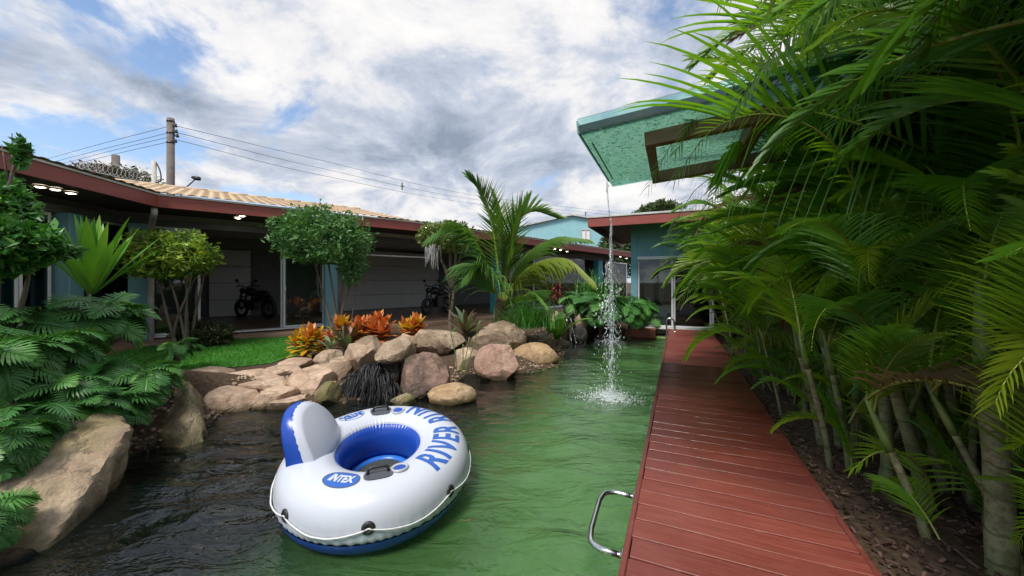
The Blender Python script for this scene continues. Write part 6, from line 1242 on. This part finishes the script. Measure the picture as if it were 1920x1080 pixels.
for px, py, Y, lb in ((754, 349, 37, 'small black spacer hanging on the cables above the olive-green tree'), (1098, 401, 55, 'small black spacer hanging on the cables above the pale blue gable')):
    c = P(px, py, Y); mb = MB(); mb.beam(c - ZUP * 0.35, c + ZUP * 0.35, 0.09, 0.09, (0, 1, 0)); mb.beam(c - Vector((0.2, 0, 0)), c + Vector((0.2, 0, 0)), 0.06, 0.06); o = mb.build('cable_spacer', M['black'], None, loc=c); tag(o, lb, 'spacer')
# street lamp
q = P(340, 362, 24); lh = P(368, 334, 23.5); sl = empty('street_lamp', at(q, 0.1), 'slim street lamp on a slanting arm behind the sand roof', 'street lamp'); mb = MB(); mb.tube(bez([at(q, 0.1), q - ZUP * 0.6, q, lerp(q, lh, 0.9)], 20), 0.035, 8); mb.build('arm', M['darkmetal'], sl, True)
mb = MB(); Mq = Vector((0, 0, 1)).rotation_difference(Vector((1, 0, -0.2)).normalized()).to_matrix(); mb.lathe([(0.0, -0.28), (0.09, -0.25), (0.14, 0.0), (0.12, 0.22), (0.0, 0.3)], lh, 12, Mq); mb.build('lamp_head', M['darkmetal'], sl, True)
# razor wire
mb = MB(); a, b = P(-30, 258, 6.9), P(290, 338, 12.5); ax = (b - a).normalized(); u = ax.orthogonal().normalized(); w = ax.cross(u); n = 900; mb.tube([lerp(a, b, i / n) + (u * math.cos(i * 0.21) + w * math.sin(i * 0.21)) * 0.17 for i in range(n + 1)], 0.0022, 4, False); o = mb.build('razor_wire', M['alu'], None, loc=a); tag(o, 'coil of razor wire running above the left roof', 'razor wire')
# trees behind the roofs
def far_tree(px, py, Y, rx, rz, label, mat, seed, n=3000, size=0.14, blossom=None):
    c = P(px, py, Y); root = empty('street_tree', at(c, 0.1), label, 'tree'); s_ = Y / F; mb = MB(); mb.tube(bez([at(c, 0.0), at(c, c.z * 0.5) + Vector((0.2, 0, 0)), c], 8), [0.2 - 0.015 * i for i in range(9)], 8); mb.build('trunk', M['bark'], root, True); crown(c, (rx * s_, rx * s_ * 0.9, rz * s_), n, size, seed, LM[mat], root, 12, 0.6, holes=0.18)
    if blossom: crown(c + Vector((0, -0.4, -0.1)), (rx * s_ * 0.98, rx * s_ * 0.9, rz * s_ * 0.9), n, size * 0.8, seed + 1, LM[blossom], root, 9, 0.5, name='blossom', holes=0.2)
far_tree(218, 345, 24, 78, 42, 'tree with mauve-grey blossom behind the left roof', 'far', 901, 2200, 0.13, 'bloom'); far_tree(1232, 400, 30, 52, 25, 'rounded green tree showing above the pool house roof', 'far', 903, 3000, 0.15); far_tree(1160, 470, 28, 45, 50, 'dark tree filling the gap between the two houses', 'far', 905, 3000, 0.18)
# pale blue neighbouring house with a gable
nh = empty('neighbour_house', at(P(1060, 470, 34), 0.1), 'pale blue neighbouring house with a shallow gable and one grey window', 'house'); Yn = 34; p = [P(x, y, Yn) for x, y in ((960, 520), (1205, 520), (1205, 428), (1072, 405), (960, 430))]; mb = MB(); dv = Vector((0.5, 7, 0)); vs = [tuple(q) for q in p] + [tuple(q + dv) for q in p]
mb.add(vs, [(0, 1, 2, 3, 4), (9, 8, 7, 6, 5)] + [(i, i + 5, (i + 1) % 5 + 5, (i + 1) % 5) for i in (0, 1, 4)]); mb.build('wall', M['paleblue'], nh)
for i, j in ((2, 3), (3, 4)): mb = MB(); a, b = p[i] + ZUP * 0.03, p[j] + ZUP * 0.03; f_ = Vector((0, -0.25, 0)); vs = [a + f_, b + f_, b + dv, a + dv]; mb.add([tuple(q) for q in vs] + [tuple(q + ZUP * 0.12) for q in vs], [(0, 1, 2, 3), (7, 6, 5, 4), (0, 4, 5, 1), (1, 5, 6, 2), (2, 6, 7, 3), (3, 7, 4, 0)]); mb.build('roof', M['wallwhite'], nh)
c = P(1098, 440, Yn - 0.04); wn = bpy.data.objects.new('window', None); col.objects.link(wn); wn.parent = nh; mb = MB(); W, H_ = 0.78, 0.92
for x in (-1, 0, 1): mb.box(c + Vector((x * W / 2, 0, 0)), (0.07, 0.1, H_))
for z in (-1, 1): mb.box(c + Vector((0, 0.001, z * H_ / 2)), (W + 0.09, 0.1, 0.07))
mb.build('frame', M['palepost'], nh).name = 'window_frame'; mb = MB(); mb.box(c + Vector((0, 0.02, 0)), (W, 0.02, H_)); mb.build('window_pane', M['garage'], nh); bpy.data.objects.remove(wn)
# ------------------------------------------------------------------ things in the open garage
def wheel(c, R, w, axis, parent, spokes=10, name='wheel'):
    Mq = Vector((0, 0, 1)).rotation_difference(Vector(axis)).to_matrix(); mb = MB(); n = 32; pts = [Vector(c) + Mq @ Vector((math.cos(2 * PI * i / n), math.sin(2 * PI * i / n), 0)) * R for i in range(n + 1)]; mb.tube(pts, w / 2, 10, False); o = mb.build(name, M['black'], parent, True)
    mb = MB(); pts = [Vector(c) + Mq @ Vector((math.cos(2 * PI * i / n), math.sin(2 * PI * i / n), 0)) * (R - w * 0.55) for i in range(n + 1)]; mb.tube(pts, w * 0.16, 6, False); mb.tube([Vector(c) + Mq @ Vector((0, 0, -w * 0.5)), Vector(c) + Mq @ Vector((0, 0, w * 0.5))], w * 0.35, 8)
    for i in range(spokes): a = 2 * PI * i / spokes; mb.tube([Vector(c), Vector(c) + Mq @ Vector((math.cos(a), math.sin(a), 0)) * (R - w * 0.5)], w * 0.06, 4)
    mb.build('rim', M['darkmetal'], o, True); return o
def motorcycle(c, rz, label, scale=1.0):
    c = Vector(c); root = empty('motorcycle', c, label, 'motorcycle'); fw = Vector((math.cos(rz), math.sin(rz), 0)); sd = Vector((-fw.y, fw.x, 0))
    def q(x, y, z): return c + (fw * x + sd * y + ZUP * z) * scale
    wheel(q(0.65, 0, 0.3), 0.27 * scale, 0.10, sd, root); wheel(q(-0.62, 0, 0.3), 0.27 * scale, 0.12, sd, root)
    mb = MB(); mb.tube(bez([q(-0.75, 0, 0.62), q(-0.4, 0, 0.66), q(0.0, 0, 0.60), q(0.1, 0, 0.55)], 10), [0.05, 0.10, 0.12, 0.12, 0.12, 0.12, 0.12, 0.12, 0.11, 0.10, 0.07], 10); mb.build('body', M['darkmetal'], root, True)
    mb = MB(); mb.tube(bez([q(-0.6, 0, 0.76), q(-0.3, 0, 0.79), q(0.0, 0, 0.76)], 8), [0.05, 0.1, 0.12, 0.12, 0.12, 0.12, 0.11, 0.1, 0.05], 10); mb.build('seat', M['black'], root, True)
    mb = MB(); mb.tube(bez([q(0.05, 0, 0.8), q(0.25, 0, 0.86), q(0.45, 0, 0.82)], 8), [0.06, 0.11, 0.14, 0.15, 0.15, 0.14, 0.12, 0.1, 0.05], 12); mb.build('fuel_tank', M['darkmetal'], root, True)
    mb = MB(); mb.box(q(0.05, 0, 0.42), (0.34 * scale, 0.26 * scale, 0.32 * scale), Matrix.Rotation(rz, 3, 'Z')); mb.build('engine', M['darkmetal'], root)
    for s_ in (-1, 1): mb = MB(); mb.tube([q(0.66, 0.09 * s_, 0.3), q(0.48, 0.09 * s_, 0.98)], 0.03 * scale, 8); mb.build('fork', M['darkmetal'], root, True)
    mb = MB(); mb.tube(bez([q(0.32, 0.38, 1.02), q(0.42, 0.2, 1.06), q(0.46, 0, 1.0), q(0.42, -0.2, 1.06), q(0.32, -0.38, 1.02)], 14), 0.018 * scale, 8); mb.build('handlebar', M['black'], root, True)
    mb = MB(); mb.lathe([(0.0, 0.05), (0.085, 0.04), (0.1, 0.0), (0.06, -0.1), (0.0, -0.12)], q(0.60, 0, 0.88), 16, Vector((0, 0, 1)).rotation_difference(fw).to_matrix()); mb.build('headlight', M['darkmetal'], root, True)
    for s_ in (-1, 1): mb = MB(); mb.tube([q(0.44, 0.2 * s_, 1.05), q(0.42, 0.3 * s_, 1.2)], 0.01, 5); mb.lathe([(0, 0.012), (0.055, 0.01), (0.055, -0.01), (0, -0.012)], q(0.42, 0.31 * s_, 1.22), 10, Vector((0, 0, 1)).rotation_difference(fw).to_matrix()); mb.build('mirror', M['black'], root, True)
    mb = MB(); mb.box(q(0.63, 0, 0.68), (0.02, 0.17, 0.06), Matrix.Rotation(rz, 3, 'Z')); mb.build('front_plate', M['concrete'], root); return root
mq = G(822, 586, FLOOR); mq = P(822, 560, mq.y - 0.6); motorcycle((mq.x, mq.y, FLOOR), rad_(-115), 'black motorcycle parked in the open bay before the pale garage door')
wq = G(490, 594, FLOOR); motorcycle((wq.x, wq.y - 0.3, FLOOR), rad_(160), 'dark motorcycle standing behind the sliding door')
